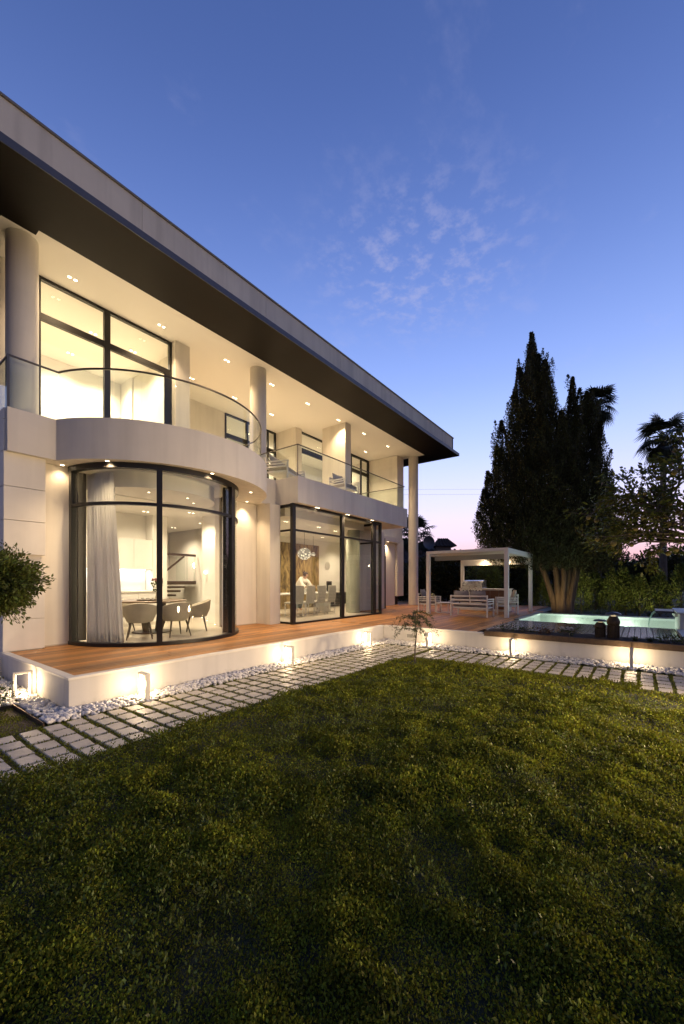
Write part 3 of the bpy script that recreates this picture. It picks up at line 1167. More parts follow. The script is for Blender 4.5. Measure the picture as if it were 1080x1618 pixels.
def pool():
    X0, X1, Y0, Y1 = 13.0, 16.15, -4.0, 3.0
    p = thing('swimming_pool', 'lit swimming pool with pale mint plaster behind the planter', 'pool', ((X0 + X1) / 2, -0.5, -0.9))
    sh = MB()
    t = 0.12
    sh.box(X0 - t, X0, Y0 - t, Y1 + t, -0.9, 0.40)
    sh.box(X1, X1 + t, Y0 - t, Y1 + t, -0.9, 0.43)
    sh.box(X0, X1, Y0 - t, Y0, -0.9, 0.43)
    sh.box(X0, X1, Y1, Y1 + t, -0.9, 0.425)
    sh.box(X0, X1, Y0, Y1, -1.0, -0.9)
    shell = sh.build('shell', M['poolplaster'], p)
    MB().box(X0 - 0.16, X0 - 0.002, Y0, Y1 + 0.16, 0.401, 0.418).build('coping', M['darkstone'], p)
    MB().box(X1 + 0.002, X1 + 0.3, Y0, Y1 + 0.16, 0.431, 0.45).build('coping', M['darkstone'], p)
    MB().box(X0, X1, Y1 + 0.002, Y1 + 0.16, 0.4265, 0.448).build('coping', M['darkstone'], p)
    n = 2
    w = MB().add([(X0, Y0, 0.395), (X1, Y0, 0.395), (X1, Y1, 0.395), (X0, Y1, 0.395)], [(0, 1, 2, 3)]).build('water', M['water'], p)
    for y in (2.05, 0.45, -1.6):
        l = MB()
        for k in range(16):
            pass
        l.lathe([(0.001, 0.0), (0.11, 0.0), (0.11, 0.03), (0.001, 0.03)], 0, 0, 0, 20)
        l.v = [(X1 - 0.002 - z, y + a, 0.02 + b) for a, b, z in l.v]
        o = l.build('pool_lamp', M['em_pool'], p)
        lamp('POINT', 'pool_lamp_light', (X1 - 0.35, y, 0.02), 20, (0.90, 1.0, 0.86), o, 0.1)
        lamp('POINT', 'pool_lamp_light', (14.2, y - 0.4, -0.2), 14, (0.90, 1.0, 0.86), o, 0.2)
    # raised spa with a slot of falling water at the far right
    s = thing('water_feature', 'white raised spa block with a dark spout spilling into the pool', 'spa', (13.6, -1.4, 0.43))
    MB().box(12.35, 14.2, -2.6, -0.72, 0.05, 0.83).build('block', M['spawhite'], s, bevel=0.006)
    MB().box(12.30, 14.25, -2.65, -0.66, 0.832, 0.875).build('slab_top', M['spawhite'], s, bevel=0.006)
    MB().box(13.15, 14.2, -0.655, -0.28, 0.79, 0.845).build('spout', M['darkstone'], s, bevel=0.004)
    MB().box(13.15, 14.2, -0.719, -0.66, 0.70, 0.79).build('spout_support', M['spawhite'], s)
    for x, wd in ((13.25, 0.10), (13.55, 0.07), (13.85, 0.12)):
        m = MB()
        pts = [(0, 0.80), (0.05, 0.78), (0.10, 0.70), (0.14, 0.58), (0.165, 0.40)]
        for (a, za), (b, zb) in zip(pts, pts[1:]):
            y0 = -0.30 + a
            y1 = -0.30 + b
            m.add([(x, y0, za), (x + wd, y0, za), (x + wd, y1, zb), (x, y1, zb), (x, y0 - .008, za), (x + wd, y0 - .008, za), (x + wd, y1 - .008, zb), (x, y1 - .008, zb)],
                  [(0, 1, 2, 3), (7, 6, 5, 4), (0, 4, 5, 1), (2, 6, 7, 3), (1, 5, 6, 2), (3, 7, 4, 0)])
        m.build('falling_water', M['spill'], s)
    k = thing('basin_coping', 'pale stone coping of the small dark basin beside the spa', 'coping', (11.2, -0.95, 0.43))
    MB().box(9.95, 12.29, -0.84, -0.66, 0.431, 0.475).build('coping', M['spawhite'], k, bevel=0.005)
    MB().box(9.95, 12.29, -1.9, -0.845, 0.431, 0.455).build('basin', M['darkstone'], k)


M['spill'] = pmat('falling_water', (0.62, 0.80, 0.72), 0.2, var=0.2, scale=20, stretch=(8, 1, 1), trans=0.4)
pool()


# ------------------------------------------------------------------ bollard lamps at the walls
def bollard(x, y, rz, label):
    """upside-down U lamp; the two posts stand along local x, light strips on their inner faces"""
    b = thing('bollard_lamp', label, 'lamp', (x, y, 0.0), rz, 'bollard lamps along the low walls')
    w, h, t, dp = 0.19, 0.385, 0.030, 0.055
    for s in (-1, 1):
        MB().box(s * (w / 2) - t / 2, s * (w / 2) + t / 2, -dp / 2, dp / 2, 0.0, h).build('post', M['lampgrey'], b, local=True, bevel=0.003)
        xi = s * (w / 2 - t / 2 - 0.003)
        MB().box(xi - 0.003, xi + 0.003, -dp / 2 + 0.006, dp / 2 - 0.006, 0.05, h - 0.03).build('light_strip', M['em_boll'], b, local=True)
    MB().box(-w / 2 + t / 2 + 0.001, w / 2 - t / 2 - 0.001, -dp / 2, dp / 2, h - t, h - 0.0005).build('top_bar', M['lampgrey'], b, local=True, bevel=0.003)
    for s in (-1, 1):
        l = lamp('POINT', 'bollard_light', (0, 0, 0), BOLL, WARM2, None, 0.03)
        l.parent = b
        l.location = (0.0, s * 0.055, 0.23)
    return b


BOLL = 6.0
bollard(1.70, 6.69, 0, 'bollard lamp at the left end wall beside the leafy plant')
bollard(2.66, 5.32, pi / 2, 'bollard lamp standing nearest the outer corner of the deck wall')
bollard(5.42, 5.34, pi / 2, 'bollard lamp in the middle of the front deck wall')
bollard(8.15, 5.34, pi / 2, 'bollard lamp closest to the inner corner on the front deck wall')
bollard(8.95, 4.12, 0, 'bollard lamp just behind the sapling')
bollard(8.97, 2.22, 0, 'bollard lamp below the left part of the steel planter')
bollard(8.97, 0.15, 0, 'bollard lamp below the two mushroom lanterns')
bollard(7.02, -0.86, 0, 'bollard lamp at the end of the paved path on the lawn side')


def garden_light(x, y, h, target, power, angle, label):
    """post lamp with a hooded head turned towards its target"""
    t = thing('garden_lamp', label, 'lamp', (x, y, 0))
    d = (Vector(target) - Vector((x, y, h))).normalized()
    rz = math.atan2(d.y, d.x)
    MB().lathe([(0.07, 0), (0.07, 0.02), (0.03, 0.03), (0.025, h)], 0, 0, 0, 16).build('pole', M['sign_dark'], t, local=True, smooth=True)
    hd = MB().box(-0.06, 0.10, -0.10, 0.10, 0.0, 0.12).build('hood', M['sign_dark'], t, local=True, bevel=0.01)
    hd.location = (0, 0, h)
    hd.rotation_euler = (0, 0, rz)
    ln = MB().box(0.101, 0.108, -0.09, 0.09, 0.01, 0.10).build('lens', M['em_post'], hd, local=True)
    l = lamp('SPOT', 'garden_beam', (0, 0, 0), power, WARM2, None, 0.12, angle, 1.0)
    l.rotation_euler = d.to_track_quat('-Z', 'Y').to_euler()
    l.parent = t
    l.location = Vector((0, 0, h + 0.05)) + d * 0.22


M['em_post'] = emit_mat('flood_lens', (1.0, 0.78, 0.48), 8)
garden_light(8.2, -3.2, 2.3, (4.0, 4.8, 0.9), 1700, 88, 'black garden lamp post beyond the right end of the lawn')
garden_light(6.6, -2.2, 0.45, (3.5, 3.0, 0.05), 640, 135, 'low garden lamp at the far right border of the lawn')
garden_light(4.0, -2.6, 0.45, (2.0, 3.0, 0.05), 380, 135, 'low garden lamp halfway along the right border of the lawn')


# ------------------------------------------------------------------ the house
HOUSE = thing('house', 'white modern two storey villa with a dark overhanging roof and curved bay', 'house', (10, 12, 0))


def hwall(x0, x1, y0, y1, z0, z1, mat='render', name='wall', bevel=0.0):
    return MB().box(x0, x1, y0, y1, z0, z1).build(name, M[mat], HOUSE, bevel=bevel)


def downlight(x, y, z, power, pair=True, angle=115, along='x', parent=None, light=True, target=None, r=0.032, col=WARM):
    parent = parent or HOUSE
    m = MB()
    ring = MB()
    offs = (-0.055, 0.055) if pair else (0,)
    for s in offs:
        cx, cy_ = (x + s, y) if along == 'x' else (x, y + s)
        m.lathe([(0.001, -0.004), (r, -0.004), (r, 0.0), (0.001, 0.0)], cx, cy_, z, 14)
        ring.lathe([(r + 0.001, -0.007), (r + 0.012, -0.007), (r + 0.012, 0.001), (r + 0.001, 0.001), (r + 0.001, -0.007)], cx, cy_, z, 14, cap=False)
    o = m.build('downlight', M['em_down'], parent)
    ring.build('trim_ring', M['whitemetal'], o)
    if light:
        tgt = target or (x, y, z - 1)
        lamp('SPOT', 'downlight_beam', (x, y, z - 0.03), power, col, o, 0.05, angle, 0.85, tgt)
    return o


def house_shell():
    # --- roof
    roof = MB()
    # dark soffit frame around the pale ceiling
    x_l, x_r, y_f, y_b = -2.5, 19.6, 7.37, 16.5
    ix0, ix1, iy = 2.45, 18.44, 8.70
    roof.box(x_l, x_r, y_f, iy, CE, CE + 0.125)
    roof.box(ix1, x_r, iy, y_b, CE, CE + 0.1249)
    roof.box(x_l, 1.95, iy, y_b, CE, CE + 0.1249)
    roof.box(1.95, ix0, iy, 8.86, CE, CE + 0.1248)
    r = roof.build('roof', M['soffit'], HOUSE)
    MB().box(x_l, x_r + 0.012, y_f - 0.012, y_f - 0.001, CE - 0.006, CE + 0.13).build('edge_trim', M['fascia'], r)
    MB().box(x_r + 0.001, x_r + 0.012, y_f, y_b, CE - 0.006, CE + 0.13).build('edge_trim', M['fascia'], r)
    MB().box(x_l, x_r, y_f, y_b, CE + 0.126, CE + 0.14).build('gutter_top', M['fascia'], r)
    for i in range(7):
        a = -2.45 + i * 3.085
        MB().box(a, a + 3.079, 7.50, 7.62, CE + 0.141, 8.715).build('parapet_panel', M['parapet'], r)
    MB().box(19.02, 19.145, 7.50, 16.0, CE + 0.141, 8.7149).build('parapet_panel', M['parapet'], r)
    MB().box(-2.5, 19.18, 7.47, 7.66, 8.716, 8.755).build('parapet_coping', M['coping'], r, bevel=0.005)
    MB().box(19.0, 19.181, 7.661, 16.0, 8.716, 8.7549).build('parapet_coping', M['coping'], r, bevel=0.005)
    MB().box(-2.5, 19.0, 7.63, 16.4, 8.25, 8.3).build('roof_deck', M['coping'], r)
    MB().box(1.951, 18.439, 8.861, 16.4, CE + 0.006, CE + 0.12).build('ceiling', M['ceil'], HOUSE)
    MB().box(2.451, 18.439, 8.701, 8.8605, CE + 0.006, CE + 0.1199).build('ceiling', M['ceil'], HOUSE)
    # --- columns
    for cx, cyy, z0 in ((2.33, 9.17, S1), (8.03, 9.20, S1), (18.42, 9.32, D)):
        MB().lathe([(0.245, 0), (0.245, CE + 0.004 - z0)], cx, cyy, z0, 48).build('column', M['render'], HOUSE, smooth=True)
    # --- slabs and balconies
    MB().box(1.9, 14.095, 8.25, 16.2, S0 + 0.004, S1 - 0.004).build('floor_slab', M['render'], HOUSE)
    MB().box(14.096, 18.27, 9.86, 16.2, S0 + 0.004, S1 - 0.004).build('floor_slab', M['render'], HOUSE)
    poly = [(2.54, 8.34)] + [(4.93 + 2.53 * cos(radians(a)), 9.18 + 2.53 * sin(radians(a))) for a in np.linspace(199.3, 338.5, 64)] + [(7.28, 8.34)]
    MB().prism(poly, S0, S1).build('curved_balcony', M['render'], HOUSE, smooth=True)
    MB().box(7.85, 14.10, 7.40, 8.249, S0, S1).build('balcony', M['render'], HOUSE)
    # --- left end pier and its stone panels
    MB().box(1.90, 2.43, 8.44, 9.4, 0.30, S0).build('pier', M['render'], HOUSE)
    for z0, z1, x1 in ((0.438, 0.958, 2.45), (0.966, 1.885, 2.45), (2.06, 2.622, 2.45), (2.630, 3.182, 2.45), (3.190, 3.760, 2.45), (3.768, 4.272, 2.535), (4.28, 4.46, 2.535)):
        MB().box(1.875, x1, 8.35 if z0 > 2 else 8.40, 8.437 if z0 < 3.7 else 8.33 + 0.11, z0, z1).build('cladding_panel', M['panel'], HOUSE, bevel=0.003)
    for z0, z1 in ((0.1, 0.958), (0.966, 1.9), (2.06, 2.622), (2.630, 3.182), (3.190, 3.760), (3.768, 4.46)):
        MB().box(1.875, 1.898, 8.442, 10.5, z0, z1).build('cladding_panel', M['panel'], HOUSE, bevel=0.003)
    hwall(1.9, 2.1, 9.41, 16.0, 0.0, S0)
    # --- ground floor outside walls
    hwall(2.431, 2.93, 8.62, 8.80, 0.30, S0)
    hwall(6.24, 7.468, 8.62, 8.80, 0.30, S0)
    hwall(7.47, 7.855, 8.08, 8.81, 0.30, S0)
    hwall(12.46, 14.949, 9.0, 9.15, 0.30, S0)
    hwall(14.95, 15.04, 9.0, 9.9, 0.30, S0)
    hwall(15.041, 17.55, 9.901, 10.1, 0.30, S0)
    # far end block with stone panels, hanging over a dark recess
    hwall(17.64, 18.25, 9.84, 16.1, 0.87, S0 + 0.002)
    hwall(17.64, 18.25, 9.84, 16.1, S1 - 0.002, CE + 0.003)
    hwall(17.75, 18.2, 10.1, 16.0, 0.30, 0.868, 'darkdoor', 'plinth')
    zs = [0.87, 1.42, 1.97, 2.53, 3.08, 3.73]
    for z0, z1 in list(zip(zs, zs[1:])) + list(zip([4.47, 5.05, 5.63, 6.2, 6.78, 7.36], [5.05, 5.63, 6.2, 6.78, 7.36, 7.93])):
        MB().box(17.615, 18.27, 9.80, 9.838, z0 + 0.004, z1 - 0.004).build('cladding_panel', M['panel'], HOUSE, bevel=0.003)
        MB().box(17.615, 17.638, 9.839, 11.42, z0 + 0.004, z1 - 0.004).build('cladding_panel', M['panel'], HOUSE, bevel=0.003)
    MB().box(14.0, 17.6, 9.62, 9.88, S0 - 0.22, S0 + 0.002).build('lintel', M['render'], HOUSE)
    # --- upper storey walls and piers
    hwall(1.96, 2.78, 10.0, 10.15, S1 - 0.002, CE + 0.004)
    hwall(5.72, 6.14, 9.79, 10.2, S1 - 0.002, CE + 0.004)
    hwall(6.00, 6.139, 10.201, 12.5, S1 - 0.002, CE + 0.004)
    hwall(6.0, 9.28, 12.501, 12.65, S1 - 0.002, CE + 0.004)
    hwall(11.90, 12.27, 11.35, 12.64, S1 - 0.002, CE + 0.004)
    hwall(12.72, 13.10, 9.42, 10.60, S1 - 0.002, CE + 0.004)
    hwall(13.95, 15.95, 11.5, 11.65, S1 - 0.002, CE + 0.004)
    # --- rooms behind: back and side walls, floors
    hwall(2.0, 18.2, 16.0, 16.2, 0.3, CE, 'inner', 'interior_wall')
    hwall(1.96, 2.1, 10.151, 16.0, S1, CE, 'inner', 'interior_wall')
    hwall(5.95, 6.10, 12.66, 15.99, S1, CE, 'inner', 'interior_wall')
    hwall(6.11, 17.6, 14.6, 14.75, S1, CE, 'inner', 'interior_wall')
    hwall(11.95, 12.1, 12.65, 14.59, S1, CE, 'inner', 'interior_wall')
    hwall(2.11, 5.94, 13.4, 13.55, S1, CE, 'inner', 'interior_wall')
    # ground floor interior
    poly = [(4.6 + 1.62 * cos(radians(a)), 8.6 + 1.62 * sin(radians(a))) for a in np.linspace(180, 360, 40)]
    MB().prism(poly, 0.32, FL).build('bay_floor', M['floor'], HOUSE)
    MB().box(2.1, 7.9, 8.605, 16.0, 0.30, FL - 0.001).build('interior_floor', M['floor'], HOUSE)
    MB().box(7.901, 17.6, 10.102, 16.0, 0.30, FL - 0.002).build('interior_floor', M['floor'], HOUSE)
    MB().box(7.93, 12.42, 7.66, 10.1, 0.30, FL - 0.0015).build('interior_floor', M['floor'], HOUSE)
    poly = [(4.6 + 1.28 * cos(radians(a)), 8.72 + 1.28 * sin(radians(a))) for a in np.linspace(180, 360, 40)]
    MB().prism(poly, IC, S0 + 0.001).build('bay_ceiling', M['ceil'], HOUSE, smooth=True)
    MB().box(2.1, 8.0, 8.81, 16.0, IC - 0.001, S0 + 0.002).build('interior_ceiling', M['ceil'], HOUSE)
    MB().box(8.21, 12.3, 8.25, 16.0, IC + 0.08, S0 + 0.003).build('interior_ceiling', M['ceil'], HOUSE)
    MB().box(12.301, 14.94, 9.151, 10.109, IC + 0.082, S0 + 0.003).build('interior_ceiling', M['ceil'], HOUSE)
    MB().box(12.43, 14.94, 9.151, 10.1015, 0.30, FL - 0.0018).build('interior_floor', M['floor'], HOUSE)
    MB().box(12.301, 17.6, 10.11, 16.0, IC + 0.081, S0 + 0.003).build('interior_ceiling', M['ceil'], HOUSE)
    hwall(6.55, 6.70, 8.81, 9.85, FL, IC, 'inner', 'interior_wall')
    hwall(8.05, 8.20, 8.82, 15.99, FL - 0.1, S0, 'inner', 'interior_wall')
    hwall(5.55, 5.95, 10.6, 11.2, FL, IC, 'inner', 'interior_wall')
    hwall(2.11, 5.549, 11.0, 11.15, FL, IC, 'inner', 'interior_wall')
    hwall(6.4, 8.04, 14.2, 14.35, FL, IC, 'inner', 'interior_wall')
    hwall(8.21, 17.6, 12.0, 12.15, FL - 0.01, IC + 0.09, 'inner', 'interior_wall')
    MB().box(10.9, 14.1, 11.955, 11.998, FL, 3.25).build('wall_panel', M['onyx'], HOUSE)
    # tall dark entrance door leaf seen past the glass corner
    d = MB().box(15.05, 15.11, 8.97, 9.61, D, 2.72).build('door', M['darkdoor'], HOUSE, bevel=0.004)
    MB().tube([(15.02, 9.1, 1.2), (15.02, 9.1, 1.9)], 0.015, 8).build('handle', M['stainless'], d)
    MB().box(15.05, 15.11, 9.0, 9.61, 2.725, 3.5).build('door_transom', M['frame'], HOUSE)


house_shell()


def window_y(name, y, x0, x1, z0, z1, posts, bars, fw=0.06, dp=0.09, thick=None):
    """window in a plane of constant y: outer frame, posts at the given x, bars at the given z; panes between"""
    m = MB()
    m.box(x0, x1, y - dp / 2, y + dp / 2, z1 - fw, z1)
    m.box(x0, x1, y - dp / 2, y + dp / 2, z0, z0 + fw * 0.7)
    e = 0.001
    m.box(x0, x0 + fw, y - dp / 2 + e, y + dp / 2 - e, z0 + fw * 0.7, z1 - fw)
    m.box(x1 - fw, x1, y - dp / 2 + e, y + dp / 2 - e, z0 + fw * 0.7, z1 - fw)
    w = m.build(name, M['frame'], HOUSE)
    xs = [x0 + fw] + [p for p, t in posts] + [x1 - fw]
    for p, t in posts:
        MB().box(p - t / 2, p + t / 2, y - dp / 2 + 0.003, y + dp / 2 - 0.003, z0 + fw * 0.7, z1 - fw).build('mullion', M['frame'], w)
    half = [0.0] + [t / 2 for p, t in posts] + [0.0]
    zz = [z0 + fw * 0.7] + [b for b, t in bars] + [z1 - fw]
    hb = [0.0] + [t / 2 for b, t in bars] + [0.0]
    for i in range(len(xs) - 1):
        a, b = xs[i] + half[i], xs[i + 1] - half[i + 1]
        for q, t in bars:
            MB().box(a, b, y - dp / 2 + 0.006, y + dp / 2 - 0.006, q - t / 2, q + t / 2).build('transom', M['frame'], w)
        for k in range(len(zz) - 1):
            MB().box(a, b, y - 0.008, y + 0.008, zz[k] + hb[k], zz[k + 1] - hb[k + 1]).build('pane', M['glass'], w)
    return w


def windows():
    window_y('window', 10.0, 2.78, 5.72, S1, CE, [(4.13, 0.13)], [(7.12, 0.14)])
    MB().box(5.50, 5.66, 9.93, 9.954, S1 + 0.05, 7.04).build('door_stile', M['frame'], HOUSE)
    window_y('window', 12.52, 9.29, 11.88, S1, CE, [(10.35, 0.10), (11.45, 0.06)], [(7.12, 0.16)])
    window_y('window', 11.52, 12.28, 13.94, S1, CE, [], [(7.16, 0.2)])
    window_y('window', 11.52, 15.96, 17.60, S1, CE, [(16.9, 0.06)], [(7.16, 0.16)], fw=0.10)
    # glass corner room
    w = window_y('window', 7.62, 7.88, 12.45, D, S0, [(10.12, 0.13), (11.98, 0.20)], [(3.02, 0.05)], fw=0.07, dp=0.10)
    s = MB()
    s.box(7.83, 7.879, 7.57, 7.67, D, S0)
    s.box(7.88, 7.93, 7.672, 8.20, S0 - 0.08, S0)
    s.box(7.88, 7.93, 7.672, 8.20, D, D + 0.05)
    s.box(7.88, 7.93, 8.16, 8.235, D + 0.051, S0 - 0.081)
    s.box(7.882, 7.928, 7.672, 8.159, 2.995, 3.045)
    sw = s.build('side_window', M['frame'], HOUSE)
    MB().box(7.897, 7.913, 7.672, 8.158, D + 0.051, 2.99).build('pane', M['glass'], sw)
    MB().box(7.897, 7.913, 7.672, 8.158, 3.05, S0 - 0.081).build('pane', M['glass'], sw)
    s = MB()
    s.box(12.40, 12.45, 7.672, 8.995, S0 - 0.08, S0)
    s.box(12.40, 12.45, 7.672, 8.995, D, D + 0.05)
    s.box(12.40, 12.45, 8.92, 8.995, D + 0.051, S0 - 0.081)
    s.box(12.402, 12.448, 7.672, 8.919, 3.0, 3.06)
    sw = s.build('side_window', M['frame'], HOUSE)
    MB().box(12.417, 12.433, 7.672, 8.919, D + 0.051, 2.999).build('pane', M['glass'], sw)
    MB().box(12.417, 12.433, 7.672, 8.919, 3.061, S0 - 0.081).build('pane', M['glass'], sw)
    # curved bay window
    cx, cyy, r = 4.60, 8.60, 1.70
    a0, a1 = 182, 358
    b = MB()
    b.arc(cx, cyy, r - 0.06, r + 0.05, a0, a1, D, D + 0.065, 64)
    bw = b.build('bay_window', M['frame'], HOUSE, smooth=True)
    MB().arc(cx, cyy, r - 0.06, r + 0.05, a0, a1, S0 - 0.10, S0 - 0.002, 64).build('head_frame', M['frame'], bw, smooth=True)
    posts = [(184.5, 3.0), (243.0, 3.2), (300.0, 2.6), (304.0, 1.6), (356.5, 2.0)]
    for a, w_ in posts:
        MB().arc(cx, cyy, r - 0.055, r + 0.045, a - w_ / 2, a + w_ / 2, D + 0.065, S0 - 0.10, 3).build('mullion', M['frame'], bw)
    MB().arc(cx, cyy, r - 0.20, r - 0.057, 183.5, 187.3, D + 0.066, S0 - 0.101, 4).build('dark_jamb', M['frame'], bw)
    MB().arc(cx, cyy, r - 0.16, r - 0.062, 298.6, 301.6, D + 0.066, S0 - 0.101, 4).build('dark_jamb', M['frame'], bw)
    for (a, wa), (c, wc) in zip(posts, posts[1:]):
        s0, s1 = a + wa / 2, c - wc / 2
        if s1 - s0 < 2.5:
            MB().arc(cx, cyy, r - 0.05, r + 0.04, s0, s1, D + 0.066, S0 - 0.101, 3).build('mullion', M['frame'], bw)
            continue
        n = max(6, int((s1 - s0) / 3))
        MB().arc(cx, cyy, r - 0.045, r + 0.035, s0, s1, 2.98, 3.035, n).build('transom', M['frame'], bw, smooth=True)
        MB().arc(cx, cyy, r - 0.012, r + 0.004, s0, s1, D + 0.066, 2.979, n).build('pane', M['glass'], bw, smooth=True)
        MB().arc(cx, cyy, r - 0.012, r + 0.004, s0, s1, 3.036, S0 - 0.101, n).build('pane', M['glass'], bw, smooth=True)


windows()


def railings():
    # curved balcony
    cx, cyy, r = 4.94, 9.18, 2.38
    cuts = [199.5, 224, 248.5, 273, 297.5, 322, 340]
    pts = [(1.955, 10.0, 5.39), (1.955, 8.45, 5.39), (2.67, 8.45, 5.39)]
    ra = math.degrees(math.atan2(8.45 - cyy, 2.67 - cx)) % 360
    cuts[0] = ra + 0.3
    pts += [(cx + r * cos(radians(a)), cyy + r * sin(radians(a)), 5.39) for a in np.linspace(ra, 341, 60)]
    pts.append((7.25, 9.1, 5.39))
    h = MB().tube(pts, 0.019, 8).build('handrail', M['rail'], HOUSE, smooth=True)
    for a, b in zip(cuts, cuts[1:]):
        MB().arc(cx, cyy, r - 0.006, r + 0.006, a + 0.15, b - 0.15, S1 + 0.001, 5.372, 10).build('glass_panel', M['railglass'], h, smooth=True)
    MB().box(1.975, 2.66, 8.444, 8.456, S1 + 0.001, 5.372).build('glass_panel', M['railglass'], h)
    MB().box(1.949, 1.961, 8.475, 9.98, S1 + 0.001, 5.372).build('glass_panel', M['railglass'], h)
    MB().box(1.938, 1.972, 8.433, 8.467, S1 + 0.001, 5.38).build('rail_post', M['rail'], h)
    for a in (322,):
        MB().tube([(cx + r * cos(radians(a)), cyy + r * sin(radians(a)), S1), (cx + r * cos(radians(a)), cyy + r * sin(radians(a)), 5.38)], 0.013, 8).build('rail_post', M['rail'], h)
    # straight balcony
    h = MB().tube([(7.95, 9.0, 5.35), (7.95, 7.50, 5.35), (14.06, 7.50, 5.35), (14.06, 9.84, 5.35)], 0.017, 8).build('handrail', M['rail'], HOUSE)
    xs = [7.975, 9.47, 10.98, 12.5, 14.04]
    for a, b in zip(xs, xs[1:]):
        MB().box(a + 0.006, b - 0.006, 7.494, 7.506, S1 + 0.001, 5.333).build('glass_panel', M['railglass'], h)
    for y0, y1, x in ((7.53, 8.99, 7.95), (7.53, 8.7, 14.06), (8.71, 9.82, 14.06)):
        MB().box(x - 0.006, x + 0.006, y0, y1, S1 + 0.001, 5.333).build('glass_panel', M['railglass'], h)
    for x, y in ((7.95, 7.5), (10.98, 7.5)):
        MB().tube([(x, y, S1), (x, y, 5.34)], 0.012, 8).build('rail_post', M['rail'], h)


railings()

P_UP = 260
P_LOW = 185


def house_lights():
    zc = CE + 0.006
    for x in (3.263, 5.195, 7.14, 8.883, 10.606, 12.405, 14.2, 16.2):
        downlight(x, 9.52, zc, P_UP)
    for x in (7.1, 8.75, 10.465):
        downlight(x, 11.23, zc, P_UP * 0.8)
    downlight(16.231, 10.795, zc, P_UP * 0.8)
    downlight(14.4, 10.795, zc, P_UP * 0.8)
    # under the balconies
    z = S0
    for x, y in ((3.128, 7.558), (4.74, 6.779), (6.297, 7.474)):
        downlight(x, y, z, 140, pair=False, angle=135)
    downlight(6.98, 8.437, S0 + 0.004, 80, pair=False, angle=105)
    downlight(7.60, 8.30 - 0.28, S0 + 0.004, 1, pair=False, light=False) if False else None
    for x in (8.776, 10.267, 11.706):
        downlight(x, 7.50, z, 170, pair=True, angle=135)
    downlight(2.75, 8.50, S0 + 0.003, 16, pair=False, angle=130)
    downlight(16.6, 9.75, S0 - 0.22, 110, pair=True, angle=120)
    downlight(15.6, 9.75, S0 - 0.22, 110, pair=True, angle=120)
    # rooms upstairs
    for x in (3.1, 4.3, 5.3):
        downlight(x, 11.2, zc, P_UP * 1.2, angle=140, col=ROOM)
        downlight(x, 12.7, zc, P_UP * 1.2, angle=140, col=ROOM)
    for x, y in ((9.6, 13.5), (11.2, 13.5), (12.9, 13.0), (14.6, 13.2), (16.8, 13.0)):
        downlight(x, y, zc, P_UP * 1.3, angle=150, col=ROOM)
    # ground floor rooms
    for x, y in ((3.2, 9.6), (4.6, 9.4), (6.0, 9.5), (4.0, 10.3), (5.2, 10.3)):
        downlight(x, y, IC - 0.001, P_LOW if y < 10 else 55, angle=140, col=ROOM)
    for x, y in ((7.3, 11.0), (7.3, 12.6), (6.4, 12.2)):
        downlight(x, y, IC - 0.001, P_LOW, angle=140, col=ROOM)
    for x, y in ((3.55, 8.45), (4.1, 8.0), (4.9, 7.9), (5.3, 8.3)):
        downlight(x, y, IC, 130 if x < 3.6 else 40, pair=False, angle=130, r=0.022, col=ROOM)
    for x, y in ((9.0, 9.0), (10.6, 9.0), (9.3, 10.6), (11.2, 10.8), (13.2, 11.0), (15.2, 11.0), (11.8, 9.2)):
        downlight(x, y, IC + (0.08 if x < 12.3 else 0.081), P_LOW, angle=140, col=ROOM)


house_lights()


# ------------------------------------------------------------------ things inside the house
def curtain(label, cx, cyy, r, a0, a1, z0, z1, waves, amp=0.035, gather=0.0):
    m = MB()
    n = waves * 10
    rows = 14
    vs, fs = [], []
    for j in range(rows + 1):
        t = j / rows
        z = z0 + (z1 - z0) * t
        for i in range(n + 1):
            u = i / n
            spread = 1 + gather * (1 - t)
            a = radians(a0 + (a1 - a0) * u * spread)
            ph = 2 * pi * waves * u + 0.5 * sin(3.1 * u * waves) + 0.25 * sin(5 * t + 9 * u)
            rr = r + amp * (0.75 + 0.35 * sin(1.7 * waves * u)) * sin(ph) * (0.75 + 0.35 * (1 - t))
            vs.append((cx + rr * cos(a), cyy + rr * sin(a), z))
    for j in range(rows):
        for i in range(n):
            fs.append((j * (n + 1) + i, j * (n + 1) + i + 1, (j + 1) * (n + 1) + i + 1, (j + 1) * (n + 1) + i))
    m.add(vs, fs)
    o = m.build('curtain', M['curtain'], smooth=True)
    s = o.modifiers.new('cloth', 'SOLIDIFY')
    s.thickness = 0.003
    tag(o, label, 'curtain', 'sheer curtains in the curved bay window')
    return o


curtain('long sheer white curtain gathered at the left end of the curved bay', 4.6, 8.6, 1.46, 187.2, 211, FL + 0.005, S0 - 0.11, 13, 0.04, 0.35)
curtain('sheer curtain bunched behind the right mullions of the curved bay', 4.6, 8.6, 1.46, 306, 335, FL + 0.005, S0 - 0.11, 11, 0.03)


